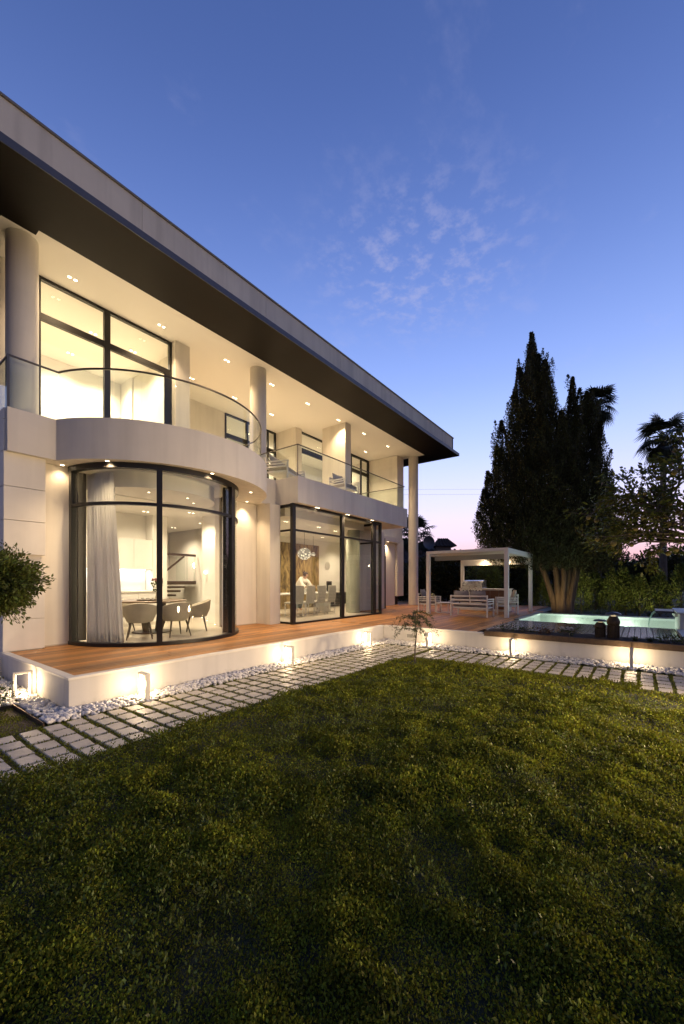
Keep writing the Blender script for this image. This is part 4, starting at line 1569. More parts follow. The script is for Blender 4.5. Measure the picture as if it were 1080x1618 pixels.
def tub_chair(x, y, rz, label):
    """upholstered chair: curved shell, seat cushion, four splayed legs; faces local +y"""
    t = thing('tub_chair', label, 'chair', (x, y, FL), rz, 'taupe tub chairs at the round table')
    sh = MB()
    n = 26
    prof = []
    vs, fs = [], []
    for i in range(n + 1):
        a = radians(-205 + 230 * i / n)      # opening towards +y
        back = 0.5 + 0.5 * cos((a + pi / 2))
        top = 0.56 + 0.16 * back ** 1.5
        wob = 0.27
        for rr, z in ((wob, 0.34), (wob + 0.03, 0.50), (wob + 0.055, top), (wob + 0.01, top + 0.012), (wob - 0.035, top - 0.015), (wob - 0.055, 0.46)):
            k = 1.0 if z > 0.4 else 0.86
            vs.append((rr * 1.02 * k * cos(a), rr * 0.98 * k * sin(a), z))
    for i in range(n):
        for k in range(6):
            k2 = (k + 1) % 6
            fs.append((i * 6 + k, i * 6 + k2, (i + 1) * 6 + k2, (i + 1) * 6 + k))
    fs += [(5, 4, 3, 2, 1, 0), tuple(n * 6 + k for k in range(6))]
    sh.add(vs, fs)
    o = sh.build('shell', M['tub'], t, smooth=True, local=True)
    se = MB()
    se.lathe([(0.001, 0.32), (0.20, 0.325), (0.235, 0.36), (0.24, 0.43), (0.20, 0.465), (0.001, 0.47)], 0, 0.02, 0, 24, cap=False)
    se.build('seat', M['tub'], t, smooth=True, local=True)
    for sx in (-1, 1):
        for sy in (-1, 1):
            MB().tube([(sx * 0.16, sy * 0.15, 0.335), (sx * 0.23, sy * 0.22, 0.0)], [0.020, 0.011], 8).build('leg', M['darkwood'], t, local=True, smooth=True)
    return t


tub_chair(3.98, 8.12, radians(-28), 'taupe tub chair half behind the sheer curtain')
tub_chair(4.62, 7.90, radians(-4), 'taupe tub chair behind the central mullion of the bay')
tub_chair(5.42, 8.36, radians(58), 'taupe tub chair turned sideways on the right of the round table')
tub_chair(4.35, 9.75, radians(168), 'taupe tub chair on the far side of the round table')


def round_table():
    t = thing('round_table', 'round wooden dining table with slab legs inside the bay', 'table', (4.68, 8.98, FL))
    m = MB().lathe([(0.001, 0.685), (0.70, 0.685), (0.74, 0.705), (0.74, 0.72), (0.73, 0.728), (0.001, 0.728)], 0, 0, 0, 48, cap=False)
    m.build('table_top', M['tablewood'], t, local=True, smooth=True)
    for a in (20, 110, 200, 290):
        c, s = cos(radians(a)), sin(radians(a))
        MB().bar((0.18 * c, 0.18 * s, 0.0), (0.30 * c, 0.30 * s, 0.684), 0.07, 0.16).build('leg', M['darkwood'], t, local=True)
    MB().lathe([(0.001, 0), (0.42, 0), (0.42, 0.018), (0.001, 0.022)], 0, 0, 0, 32, cap=False).build('base', M['darkwood'], t, local=True)
    tr = thing('serving_tray', 'flat dark tray with small cups on the round table', 'tray', (4.50, 8.86, FL + 0.729))
    MB().lathe([(0.001, 0), (0.20, 0), (0.215, 0.02), (0.205, 0.02), (0.195, 0.008), (0.001, 0.008)], 0, 0, 0, 28, cap=False).build('tray', M['darkwood'], tr, local=True, smooth=True)
    for i, (x, y) in enumerate(((-0.1, 0.0), (-0.03, -0.07), (0.05, 0.03), (0.11, -0.05))):
        MB().lathe([(0.001, 0.0085), (0.02, 0.009), (0.03, 0.06), (0.026, 0.06), (0.017, 0.014), (0.001, 0.014)], x, y, 0, 14, cap=False).build('cup', M['porcelain'], tr, local=True, smooth=True)
    v = thing('flower_vase', 'small vase of dusty pink roses on the round table', 'vase', (4.80, 8.98, FL + 0.729))
    MB().lathe([(0.001, 0), (0.04, 0.003), (0.048, 0.05), (0.028, 0.14), (0.03, 0.17), (0.024, 0.17), (0.022, 0.14), (0.04, 0.05), (0.001, 0.012)], 0, 0, 0, 20, cap=False).build('vase', M['tub'], v, local=True, smooth=True)
    st, P, A = MB(), [], []
    r = random.Random(5)
    for i in range(5):
        a = i * 1.3
        tip = (0.10 * cos(a), 0.10 * sin(a), 0.42 + 0.07 * r.random())
        st.tube([(0, 0, 0.05), (tip[0] * 0.4, tip[1] * 0.4, 0.28), tip], 0.004, 5)
        fl = MB()
        for q in range(3):
            fl.sphere((tip[0] + r.uniform(-.012, .012), tip[1] + r.uniform(-.012, .012), tip[2] + 0.01 * q), 0.035 - 0.006 * q, 8, 6, (1, 1, .75))
        fl.build('bloom', M['pink'], v, local=True, smooth=True)
        for q in range(12):
            f = r.uniform(0.35, 0.92)
            P.append((tip[0] * f, tip[1] * f, 0.08 + (tip[2] - 0.08) * f))
            A.append((cos(a + r.uniform(-1, 1)), sin(a + r.uniform(-1, 1)), 0.1))
    st.build('stems', M['plant'], v, local=True)
    mesh_obj('leaves', leaf_mesh('leaves', np.array(P), 0.07, M['plant'], np.array(A), 0.55, 0.4), v)


round_table()


def kitchen():
    k = thing('kitchen_unit', 'white kitchen cupboards with a bright lit niche over the counter', 'kitchen', (4.4, 10.7, FL))
    y1 = 10.99
    for i in range(4):
        x = 3.55 + i * 0.5
        d = MB().box(x + 0.002, x + 0.498, 10.62, 10.64, 1.93, 2.72).build('cupboard_door', M['porcelain'], k, bevel=0.002)
    MB().box(3.55, 5.54, 10.641, y1, 1.93, 2.72).build('wall_cabinet', M['porcelain'], k)
    MB().box(3.55, 5.54, 10.36, y1, 1.325, 1.36).build('counter', M['panel'], k, bevel=0.003)
    for i in range(4):
        x = 3.55 + i * 0.5
        MB().box(x + 0.002, x + 0.498, 10.38, 10.40, FL + 0.08, 1.32).build('cupboard_door', M['porcelain'], k, bevel=0.002)
    MB().box(3.55, 5.54, 10.401, y1, FL, 1.324).build('base_cabinet', M['porcelain'], k)
    MB().box(3.56, 5.53, 10.975, 10.994, 1.361, 1.929).build('splashback', M['porcelain'], k)
    st = MB().box(3.6, 5.5, 10.90, 10.93, 1.915, 1.928).build('light_strip', M['em_kitchen'], k)
    lamp('AREA', 'niche_light', (4.6, 10.80, 1.91), 12, (1.0, 0.95, 0.86), st, size=(1.8, 0.1), target=(4.6, 10.86, 1.0))
    MB().box(4.25, 4.95, 10.5, 10.85, 1.361, 1.367).build('sink', M['stainless'], k)
    MB().tube([(4.62, 10.9, 1.36), (4.62, 10.9, 1.62), (4.62, 10.86, 1.66), (4.62, 10.72, 1.665), (4.62, 10.68, 1.62)], 0.012, 8).build('tap', M['stainless'], k, smooth=True)


kitchen()


def staircase():
    s = thing('staircase', 'open dark timber staircase with a glass balustrade behind the dining table', 'staircase', (7.2, 12.7, FL))
    y0, y1 = 12.35, 13.1
    MB().box(6.45, 7.98, y0, y1, 1.50, 1.62).build('landing', M['darkwood'], s)
    for i in range(7):
        z = 1.385 - i * 0.135
        xr = 7.58 - i * 0.15
        MB().box(6.45 - i * 0.02, xr, y0 + 0.02 + 0.02 * i, y1, z, z + 0.06).build('tread', M['darkwood'], s)
    MB().bar((6.5, y0 + 0.02, 1.63), (7.55, y0 + 0.02, 2.46), 0.03, 0.06).build('handrail', M['darkwood'], s)
    MB().box(6.4, 7.98, y0, y0 + 0.04, 2.46, 2.54).build('handrail', M['darkwood'], s)
    for x in (7.25, 7.62, 7.9):
        MB().box(x, x + 0.34 if x < 7.6 else x + 0.06, y0 + 0.012, y0 + 0.024, 1.55, 2.45).build('glass_panel', M['railglass'], s)
    MB().box(6.45, 6.9, y1 + 0.06, y1 + 0.1, 2.1, 2.2).build('string', M['darkwood'], s)


staircase()


def small_interior():
    t = thing('wall_controls', 'small dark thermostat and socket plates on the white wall beside the bay', 'switch', (6.54, 9.2, 1.7))
    MB().box(6.528, 6.549, 9.02, 9.13, 1.86, 1.99).build('thermostat', M['sign_dark'], t, bevel=0.003)
    for z in (0.83, 0.96):
        MB().box(6.532, 6.549, 9.04, 9.11, z, z + 0.08).build('socket_plate', M['lampgrey'], t, bevel=0.003)
    d = thing('wall_lamp', 'small round glowing wall lamp beyond the round table', 'lamp', (6.52, 9.62, 1.8))
    MB().sphere((6.50, 9.60, 1.86), 0.05, 14, 10).build('globe', M['em_pend'], d, smooth=True)
    MB().box(6.52, 6.549, 9.57, 9.63, 1.82, 1.90).build('backplate', M['lampgrey'], d)
    c = thing('wall_plate', 'round grey disc hanging on the dining room wall', 'decoration', (14.7, 11.98, 2.3))
    o = MB().lathe([(0.001, 0), (0.17, 0), (0.19, 0.02), (0.16, 0.03), (0.001, 0.022)], 0, 0, 0, 28, cap=False)
    o.v = [(14.75 + a, 11.995 - z, 2.35 + b) for a, b, z in o.v]
    o.build('disc', M['lampgrey'], c, smooth=True)
    # interior column and dark cabinets of the glass corner room
    col = thing('round_column', 'grey green round column behind the glass near the room corner', 'column', (12.08, 8.55, FL))
    MB().lathe([(0.23, 0), (0.23, S0 - FL - 0.01)], 0, 0, 0, 40).build('shaft', M['colgrey'], col, local=True, smooth=True)
    p = thing('tall_cabinet', 'tall narrow pale cabinet with dark slots inside the glass room', 'cabinet', (12.28, 9.05, FL))
    MB().box(12.19, 12.37, 8.90, 8.99, FL, 3.3).build('body', M['colgrey'], p)
    for z0, z1 in ((0.7, 0.85), (1.0, 1.6), (1.8, 2.6), (2.9, 3.05)):
        MB().box(12.20, 12.24, 8.87, 8.899, z0, z1).build('slot', M['sign_dark'], p)
    sb = thing('sideboard', 'low dark sideboard with white top at the back of the glass room', 'sideboard', (14.5, 11.5, FL))
    MB().box(13.6, 15.6, 11.3, 11.9, FL + 0.1, 1.1).build('body', M['sign_dark'], sb, bevel=0.005)
    MB().box(13.58, 15.62, 11.28, 11.92, 1.101, 1.14).build('top', M['porcelain'], sb)
    tv = thing('speaker', 'black upright speaker standing on the dining room sideboard', 'speaker', (14.3, 11.5, 1.14))
    MB().box(14.2, 14.42, 11.45, 11.6, 1.141, 1.62).build('cabinet', M['sign_dark'], tv, bevel=0.01)
    b = thing('bed', 'bed with a tall wooden headboard behind the balcony window', 'bed', (13.0, 14.2, S1))
    MB().box(12.3, 14.4, 14.52, 14.58, S1, 6.0).build('headboard', M['brown'], b)
    MB().box(12.4, 14.3, 12.9, 14.5, S1 + 0.1, S1 + 0.55).build('mattress', M['cushionlight'], b, bevel=0.05)


M['colgrey'] = pmat('grey_green_paint', (0.30, 0.31, 0.25), 0.6, var=0.04, scale=1.5, coord='World')
small_interior()


def dining():
    t = thing('dining_table', 'long pale dining table behind the glass with candles and flowers', 'table', (10.4, 9.75, FL))
    MB().box(8.9, 12.0, 9.35, 10.25, 1.16, 1.20).build('table_top', M['porcelain'], t, bevel=0.005)
    for x in (9.1, 11.75):
        MB().box(x, x + 0.08, 9.45, 10.15, FL, 1.159).build('leg', M['lampgrey'], t)
    c = thing('candle_set', 'row of slim white candles burning on the dining table', 'candles', (10.6, 9.7, 1.2))
    r = random.Random(2)
    for i, x in enumerate((9.15, 9.3, 10.9, 11.0, 11.1, 10.2)):
        y = 9.75 + r.uniform(-.1, .1)
        MB().lathe([(0.03, 0), (0.03, 0.012), (0.011, 0.014), (0.011, 0.28 + r.uniform(-.04, .06))], x, y, 1.2005, 12).build('candle', M['porcelain'], c, smooth=True)
    f = thing('flower_bowl', 'low bowl of white flowers in the middle of the dining table', 'flowers', (10.6, 9.72, 1.2))
    MB().lathe([(0.05, 0), (0.11, 0.05), (0.13, 0.09), (0.12, 0.09), (0.10, 0.06), (0.001, 0.03)], 10.6, 9.72, 1.201, 20).build('bowl', M['porcelain'], f, smooth=True)
    m = MB()
    for i in range(16):
        a, q = r.uniform(0, 6.28), r.random() ** .5 * 0.13
        m.sphere((10.6 + q * cos(a), 9.72 + q * sin(a), 1.30 + 0.06 * r.random()), 0.035, 8, 6, (1, 1, .7))
    m.build('blooms', M['flower'], f, smooth=True)
    labels = ['grey high backed dining chair nearest the glass corner post', 'grey high backed dining chair second from the glass corner post',
              'grey high backed dining chair third from the glass corner post', 'grey high backed dining chair beside the central window mullion',
              ]
    base = None
    for i, x in enumerate((9.42, 9.98, 10.55, 11.12)):
        if base is None:
            ch = thing('dining_chair', labels[i], 'chair', (x, 9.05, FL), 0, 'grey dining chairs along the long table')
            b = MB()
            vs, fs = [], []
            nn = 8
            for j in range(nn + 1):
                tt = j / nn
                z = 0.42 + 0.60 * tt
                y = -0.20 - 0.05 * tt - 0.03 * sin(pi * tt)
                hw = 0.215 - 0.01 * tt
                for xx, yy in ((-hw, y), (hw, y), (hw, y + 0.045), (-hw, y + 0.045)):
                    vs.append((xx, yy, z))
            for j in range(nn):
                for k in range(4):
                    fs.append((j * 4 + k, j * 4 + (k + 1) % 4, (j + 1) * 4 + (k + 1) % 4, (j + 1) * 4 + k))
            fs += [(3, 2, 1, 0), tuple(nn * 4 + k for k in range(4))]
            b.add(vs, fs)
            b.build('backrest', M['chairgrey'], ch, local=True, bevel=0.012)
            MB().box(-0.22, 0.22, -0.195, 0.24, 0.42, 0.49).build('seat', M['chairgrey'], ch, local=True, bevel=0.02)
            for sx in (-0.2, 0.2):
                for sy in (-0.2, 0.21):
                    MB().tube([(sx, sy, 0.419), (sx, sy, 0.0)], 0.014, 8).build('leg', M['stainless'], ch, local=True)
                MB().tube([(sx, -0.2, 0.06), (sx, 0.21, 0.06)], 0.010, 6).build('stretcher', M['stainless'], ch, local=True)
            base = ch
        else:
            ch = copy_tree(base)
            ch.location = (x, 9.05, FL)
            ch['label'] = labels[i]
    for i, (x, lab) in enumerate(((9.7, 'grey dining chair on the far side beyond the candles'),)):
        ch = copy_tree(base)
        ch.location = (8.75, 9.8, FL)
        ch.rotation_euler = (0, 0, -pi / 2)
        ch['label'] = 'grey dining chair at the near head of the long table'
    # pendants
    for (x, y, z, r_, lab) in ((10.85, 9.9, 2.62, 0.25, 'large clear glass globe pendant hanging over the dining table'),
                               (9.35, 9.9, 2.05, 0.10, 'small glowing globe pendant seen through the narrow side window'),
                               (12.6, 11.0, 2.75, 0.09, 'small bright pendant beside the veined wall panel')):
        p = thing('pendant_lamp', lab, 'lamp', (x, y, z))
        g = MB()
        g.sphere((x, y, z), r_, 24, 16, (1, 1, 0.86))
        g.build('globe', M['pendglass'], p, smooth=True)
        q = MB()
        rr = random.Random(int(x * 10))
        for i in range(22):
            a, b2 = rr.uniform(0, 6.28), rr.uniform(-1, 1)
            q.sphere((x + r_ * 0.55 * cos(a) * math.sqrt(1 - b2 * b2), y + r_ * 0.55 * sin(a) * math.sqrt(1 - b2 * b2), z + r_ * 0.5 * b2), r_ * 0.10, 8, 6)
        q.build('bulbs', M['em_pend'], p, smooth=True)
        MB().tube([(x, y, z + r_ * 0.86), (x, y, IC + 0.08)], 0.006, 6).build('cable', M['sign_dark'], p)
        lamp('POINT', 'pendant_light', (x, y, z), 6 if r_ > 0.15 else 3, WARM2, p, 0.03)




def pendant_mat():
    m = emit_mat('glowing_crackle_glass', (1.0, 0.80, 0.52), 1.0)
    nt = m.node_tree
    n = nt.nodes.new('ShaderNodeTexVoronoi')
    n.inputs['Scale'].default_value = 14
    tc = nt.nodes.new('ShaderNodeTexCoord')
    nt.links.new(tc.outputs['Object'], n.inputs['Vector'])
    r = nt.nodes.new('ShaderNodeMapRange')
    r.inputs['From Max'].default_value = 0.55
    r.inputs['To Min'].default_value = 2.6
    r.inputs['To Max'].default_value = 0.35
    nt.links.new(n.outputs['Distance'], r.inputs[0])
    e = [q for q in nt.nodes if q.type == 'EMISSION'][0]
    nt.links.new(r.outputs[0], e.inputs[1])
    return m


M['pendglass'] = pendant_mat()
dining()


def person():
    t = thing('person', 'person in a white top leaning forward over the dining table', 'person', (11.55, 10.75, FL))
    # joints in local coordinates, facing -y (towards the table) and leaning
    J = {'pelvis': (0, 0.12, 0.86), 'chest': (0, -0.10, 1.14), 'neck': (0.0, -0.22, 1.30), 'head': (0.0, -0.28, 1.37), 'crown': (0, -0.33, 1.47),
         'hipL': (-0.10, 0.12, 0.82), 'kneeL': (-0.11, 0.06, 0.46), 'ankL': (-0.11, 0.14, 0.07), 'toeL': (-0.11, 0.0, 0.04),
         'hipR': (0.10, 0.12, 0.82), 'kneeR': (0.11, 0.06, 0.46), 'ankR': (0.11, 0.14, 0.07), 'toeR': (0.11, 0.0, 0.04),
         'shL': (-0.17, -0.16, 1.23), 'elL': (-0.22, -0.30, 1.00), 'wrL': (-0.16, -0.52, 0.92), 'haL': (-0.14, -0.60, 0.90),
         'shR': (0.17, -0.16, 1.23), 'elR': (0.24, -0.32, 1.02), 'wrR': (0.18, -0.54, 0.96), 'haR': (0.16, -0.62, 0.94)}
    R_ = {'pelvis': .13, 'chest': .125, 'neck': .055, 'head': .085, 'crown': .075, 'hipL': .09, 'kneeL': .06, 'ankL': .042, 'toeL': .035,
          'hipR': .09, 'kneeR': .06, 'ankR': .042, 'toeR': .035, 'shL': .06, 'elL': .045, 'wrL': .03, 'haL': .028, 'shR': .06, 'elR': .045, 'wrR': .03, 'haR': .028}
    E_ = [('pelvis', 'chest'), ('chest', 'neck'), ('neck', 'head'), ('head', 'crown'), ('pelvis', 'hipL'), ('hipL', 'kneeL'), ('kneeL', 'ankL'), ('ankL', 'toeL'),
          ('pelvis', 'hipR'), ('hipR', 'kneeR'), ('kneeR', 'ankR'), ('ankR', 'toeR'), ('chest', 'shL'), ('shL', 'elL'), ('elL', 'wrL'), ('wrL', 'haL'),
          ('chest', 'shR'), ('shR', 'elR'), ('elR', 'wrR'), ('wrR', 'haR')]
    names = list(J)
    me = bpy.data.meshes.new('body')
    me.from_pydata([J[n] for n in names], [(names.index(a), names.index(b)) for a, b in E_], [])
    o = bpy.data.objects.new('body', me)
    link(o, t)
    o.modifiers.new('skin', 'SKIN')
    sv = me.skin_vertices[0].data
    for i, n in enumerate(names):
        sv[i].radius = (R_[n], R_[n])
    sv[0].use_root = True
    s = o.modifiers.new('sub', 'SUBSURF')
    s.levels = s.render_levels = 2
    me.materials.append(M['skin'])
    for q in ('L', 'R'):
        h = Vector(J['ha' + q])
        m = MB()
        for i, (dx, L_) in enumerate(((-.022, .055), (-.008, .065), (.006, .062), (.019, .048))):
            m.tube([h + Vector((dx, -.015, 0)), h + Vector((dx, -.015 - L_ * .6, 0.004)), h + Vector((dx, -.015 - L_, -.015))], [.008, .008, .006], 6)
        sgn = 1 if q == 'L' else -1
        m.tube([h + Vector((sgn * .02, 0, 0)), h + Vector((sgn * .045, -.02, -.005)), h + Vector((sgn * .05, -.045, -.012))], [.010, .009, .007], 6)
        m.build('fingers', M['skin'], t, local=True, smooth=True)
    # blouse over torso and upper arms, trousers, hair
    b = MB()
    b.tube([(0, 0.14, 0.82), (0, 0.10, 0.92), (0, 0.0, 1.05), (0, -0.10, 1.16), (0, -0.17, 1.25), (0, -0.21, 1.30)], [.165, .16, .165, .18, .16, .075], 20)
    for sx in (-1, 1):
        b.tube([(sx * .13, -.14, 1.22), (sx * .20, -.22, 1.14), (sx * .23, -.31, 1.01), (sx * .19, -.44, .96)], [.085, .075, .065, .05], 12)
    b.build('blouse', M['cloth'], t, local=True, smooth=True)
    l = MB()
    for sx in (-1, 1):
        l.tube([(sx * .085, .13, .86), (sx * .11, .06, .46), (sx * .11, .13, .10)], [.115, .082, .066], 14)
    l.build('trousers', M['sign_dark'], t, local=True, smooth=True)
    h = MB().sphere((0, -0.275, 1.425), 0.105, 16, 12, (0.95, 1.0, 0.95))
    h.sphere((0, -0.20, 1.50), 0.05, 12, 8)
    h.v = [(x, y if y > -0.335 or z > 1.45 else -0.335, z) for x, y, z in h.v]
    h.build('hair', M['hair'], t, local=True, smooth=True)
    f = MB().sphere((0, -0.365, 1.385), 0.016, 8, 6, (.8, 1, 1.3))
    for sx in (-1, 1):
        f.sphere((sx * .088, -0.27, 1.395), 0.022, 8, 6, (.4, .8, 1.2))
    f.build('face_features', M['skin'], t, local=True, smooth=True)


person()


# ------------------------------------------------------------------ terrace furniture
def slat_sofa(name, label, cat, loc, rz, w, group=None, cushions=2, cmat='cushion', back=0.72):
    """aluminium lounge seat facing local +y, origin at floor centre"""
    t = thing(name, label, cat, loc, rz, group)
    d = 0.68
    hw = w / 2
    s = 0.042
    for sx in (-1, 1):
        MB().box(sx * hw - s / 2, sx * hw + s / 2, -d / 2 - s / 2, -d / 2 + s / 2, 0, back).build('leg', M['whitemetal'], t, local=True, bevel=0.004)
        MB().box(sx * hw - s / 2, sx * hw + s / 2, d / 2 - s / 2, d / 2 + s / 2, 0, 0.56).build('leg', M['whitemetal'], t, local=True, bevel=0.004)
        MB().box(sx * hw - s / 2 - 0.008, sx * hw + s / 2 + 0.008, -d / 2 + s / 2 + .001, d / 2 + s / 2, 0.561, 0.595).build('armrest', M['whitemetal'], t, local=True, bevel=0.004)
        for z in (0.41, 0.49):
            MB().box(sx * hw - 0.010, sx * hw + 0.010, -d / 2 + s / 2 + .001, d / 2 - s / 2 - .001, z, z + 0.035).build('side_slat', M['whitemetal'], t, local=True)
    for z in (0.40, 0.53, 0.66):
        MB().box(-hw + s / 2 + .001, hw - s / 2 - .001, -d / 2 - 0.012, -d / 2 + 0.012, z, z + 0.05).build('back_slat', M['whitemetal'], t, local=True, bevel=0.003)
    MB().box(-hw + s / 2 + .001, hw - s / 2 - .001, -d / 2 + 0.02, d / 2 - 0.02, 0.27, 0.315).build('seat_frame', M['whitemetal'], t, local=True, bevel=0.004)
    cw = (w - 0.10) / cushions
    for i in range(cushions):
        x = -hw + 0.05 + cw * (i + 0.5)
        MB().box(x - cw / 2 + .004, x + cw / 2 - .004, -d / 2 + 0.05, d / 2 - 0.01, 0.317, 0.43).build('seat_cushion', M[cmat], t, local=True, bevel=0.035)
        m = MB()
        vs, fs = [], []
        nx, nz = 9, 7
        for side in (0, 1):
            for j in range(nz):
                for k in range(nx):
                    u, v = k / (nx - 1) * 2 - 1, j / (nz - 1) * 2 - 1
                    puff = 0.075 * (1 - u ** 4) * (1 - v ** 4)
                    xx = x + u * cw * 0.47 * (1 - 0.06 * abs(v) ** 3)
                    zz = 0.665 + v * 0.20 * (1 - 0.07 * (1 - abs(u) ** 3)) + (0.02 * abs(u) if v > 0 else 0)
                    yy = -d / 2 + 0.115 - (zz - 0.62) * 0.25 + (puff if side else -puff)
                    vs.append((xx, yy, zz))
        for side in (0, 1):
            o = side * nx * nz
            for j in range(nz - 1):
                for k in range(nx - 1):
                    f = (o + j * nx + k, o + j * nx + k + 1, o + (j + 1) * nx + k + 1, o + (j + 1) * nx + k)
                    fs.append(f)
        m.add(vs, fs)
        m.build('back_cushion', M[cmat], t, local=True, smooth=True)
    return t


GRP = 'white framed lounge furniture under the pergola'
slat_sofa('garden_sofa', 'white slatted two seat sofa with grey cushions seen from behind', 'sofa', (13.52, 4.63, D), -pi / 2, 1.22, GRP)
slat_sofa('garden_armchair', 'white armchair with grey cushion behind the left pergola post', 'armchair', (14.75, 6.75, D), pi + 0.15, 0.72, GRP, 1)
slat_sofa('garden_armchair', 'white armchair with taupe cushion behind the right pergola post', 'armchair', (15.35, 3.98, D), 0.35, 0.72, GRP, 1, 'cushionlight')
slat_sofa('balcony_sofa', 'white slatted sofa with pale cushions on the straight balcony', 'sofa', (8.55, 8.55, S1), radians(200), 1.25, None, 2, 'cushionlight')
slat_sofa('balcony_armchair', 'white armchair whose pale cushion peeks over the balcony edge', 'armchair', (11.0, 8.2, S1), radians(180), 0.75, None, 1, 'cushionlight')


def terrace():
    t = thing('side_table', 'low white side table in front of the left armchair', 'table', (14.35, 5.95, D))
    MB().box(-.24, .24, -.24, .24, 0.37, 0.395).build('table_top', M['whitemetal'], t, local=True, bevel=0.004)
    for x in (-.22, .22):
        for y in (-.22, .22):
            MB().box(x - .011, x + .011, y - .011, y + .011, 0, .369).build('leg', M['whitemetal'], t, local=True)
        MB().box(x - .010, x + .010, -.208, .208, 0.0, .02).build('rail', M['whitemetal'], t, local=True)
    c = thing('patterned_cushion', 'small yellow grey patterned cushion on the left armchair', 'cushion', (14.62, 6.55, D + 0.43))
    m = MB()
    m.sphere((0, 0, 0.14), 0.17, 16, 10, (1.15, 0.4, 0.85))
    m.build('cushion', M['pattern'], c, local=True, smooth=True)
    # pergola
    p = thing('pergola', 'white metal pergola with louvred roof and two small spotlights', 'pergola', (15.2, 4.9, D))
    X0, X1, Y0, Y1, ZT = 13.5, 16.95, 3.5, 6.22, 2.70
    w = 0.125
    for x, y in ((X0, Y0), (X0, Y1), (X1, Y0), (X1, Y1)):
        MB().box(x - w / 2, x + w / 2, y - w / 2, y + w / 2, D, ZT).build('post', M['whitemetal'], p, bevel=0.005)
    for y in (Y0, Y1):
        MB().box(X0 + w / 2 + .001, X1 - w / 2 - .001, y - w / 2 + .002, y + w / 2 - .002, ZT - 0.17, ZT - .001).build('beam', M['whitemetal'], p, bevel=0.005)
    for x in (X0, X1):
        MB().box(x - w / 2 + .002, x + w / 2 - .002, Y0 + w / 2 + .001, Y1 - w / 2 - .001, ZT - (0.10 if x == X0 else 0.42), ZT - .001).build('beam', M['whitemetal'], p, bevel=0.005)
    n = 17
    for i in range(n):
        x = X0 + 0.25 + i * (X1 - X0 - 0.5) / (n - 1)
        MB().bar((x, Y0 + 0.08, ZT - 0.08), (x, Y1 - 0.08, ZT - 0.08), 0.17, 0.014, up=(0.35, 0, 1)).build('louvre', M['whitemetal'], p)
    b = MB().box(X0 + 0.35, X0 + 0.5, Y0 + 0.09, Y1 - 0.09, ZT - 0.33, ZT - 0.17).build('screen_box', M['fascia2'], p)
    for y in (4.35, 5.25):
        o = MB().lathe([(0.001, 0), (0.035, 0), (0.035, 0.012), (0.001, 0.012)], 0, 0, 0, 16)
        o.v = [(X1 - w / 2 - 0.02 - zz, y + a, ZT - 0.28 + bb) for a, bb, zz in o.v]
        s = o.build('spotlight', M['em_down'], p)
        lamp('SPOT', 'spotlight_beam', (X1 - 0.25, y, ZT - 0.22), 30, WARM, s, 0.03, 150, 0.9, (X1 - 0.05, y, 0.8))
        lamp('POINT', 'spotlight_fill', (X1 - 0.30, y, ZT - 0.30), 5, WARM, s, 0.03)
    # kitchen counter and grill
    k = thing('outdoor_counter', 'outdoor kitchen counter with brown timber front and pale top', 'counter', (16.45, 5.1, D))
    MB().box(16.2, 16.78, 4.15, 6.05, D, 1.28).build('body', M['panel'], k)
    for i in range(3):
        MB().box(16.175, 16.199, 4.17 + i * 0.33, 4.49 + i * 0.33, D + 0.08, 1.25).build('door', M['brown'], k, bevel=0.003)
    MB().box(16.15, 16.82, 4.12, 6.08, 1.281, 1.32).build('worktop', M['panel'], k, bevel=0.004)
    g = thing('barbecue_grill', 'stainless barbecue grill with rounded hood and row of knobs', 'grill', (16.45, 5.55, 1.32))
    MB().box(16.14, 16.74, 5.12, 5.98, 1.10, 1.36).build('body', M['stainless'], g, bevel=0.008)
    hd = MB()
    prof = [(16.18, 1.362), (16.18, 1.46), (16.22, 1.56), (16.30, 1.63), (16.45, 1.66), (16.72, 1.66), (16.72, 1.362)]
    vs = [(x, 5.13, z) for x, z in prof] + [(x, 5.97, z) for x, z in prof]
    nn = len(prof)
    hd.add(vs, [tuple(range(nn)), tuple(reversed(range(nn, 2 * nn)))] + [(i, (i + 1) % nn, nn + (i + 1) % nn, nn + i) for i in range(nn)])
    hood = hd.build('hood', M['stainless'], g)
    MB().tube([(16.14, 5.25, 1.43), (16.14, 5.85, 1.43)], 0.014, 8).build('handle', M['stainless'], hood)
    for i in range(6):
        o = MB().lathe([(0.001, 0), (0.028, 0), (0.024, 0.03), (0.001, 0.03)], 0, 0, 0, 14)
        o.v = [(16.139 - zz, 5.22 + i * 0.132 + a, 1.23 + bb) for a, bb, zz in o.v]
        o.build('knob', M['sign_dark'], g, smooth=True)


M['pattern'] = pmat('patterned_fabric', (0.30, 0.27, 0.13), 0.9, var=0.8, scale=16)
M['fascia2'] = pmat('grey_screen_box', (0.28, 0.30, 0.28), 0.5, var=0.08)
terrace()


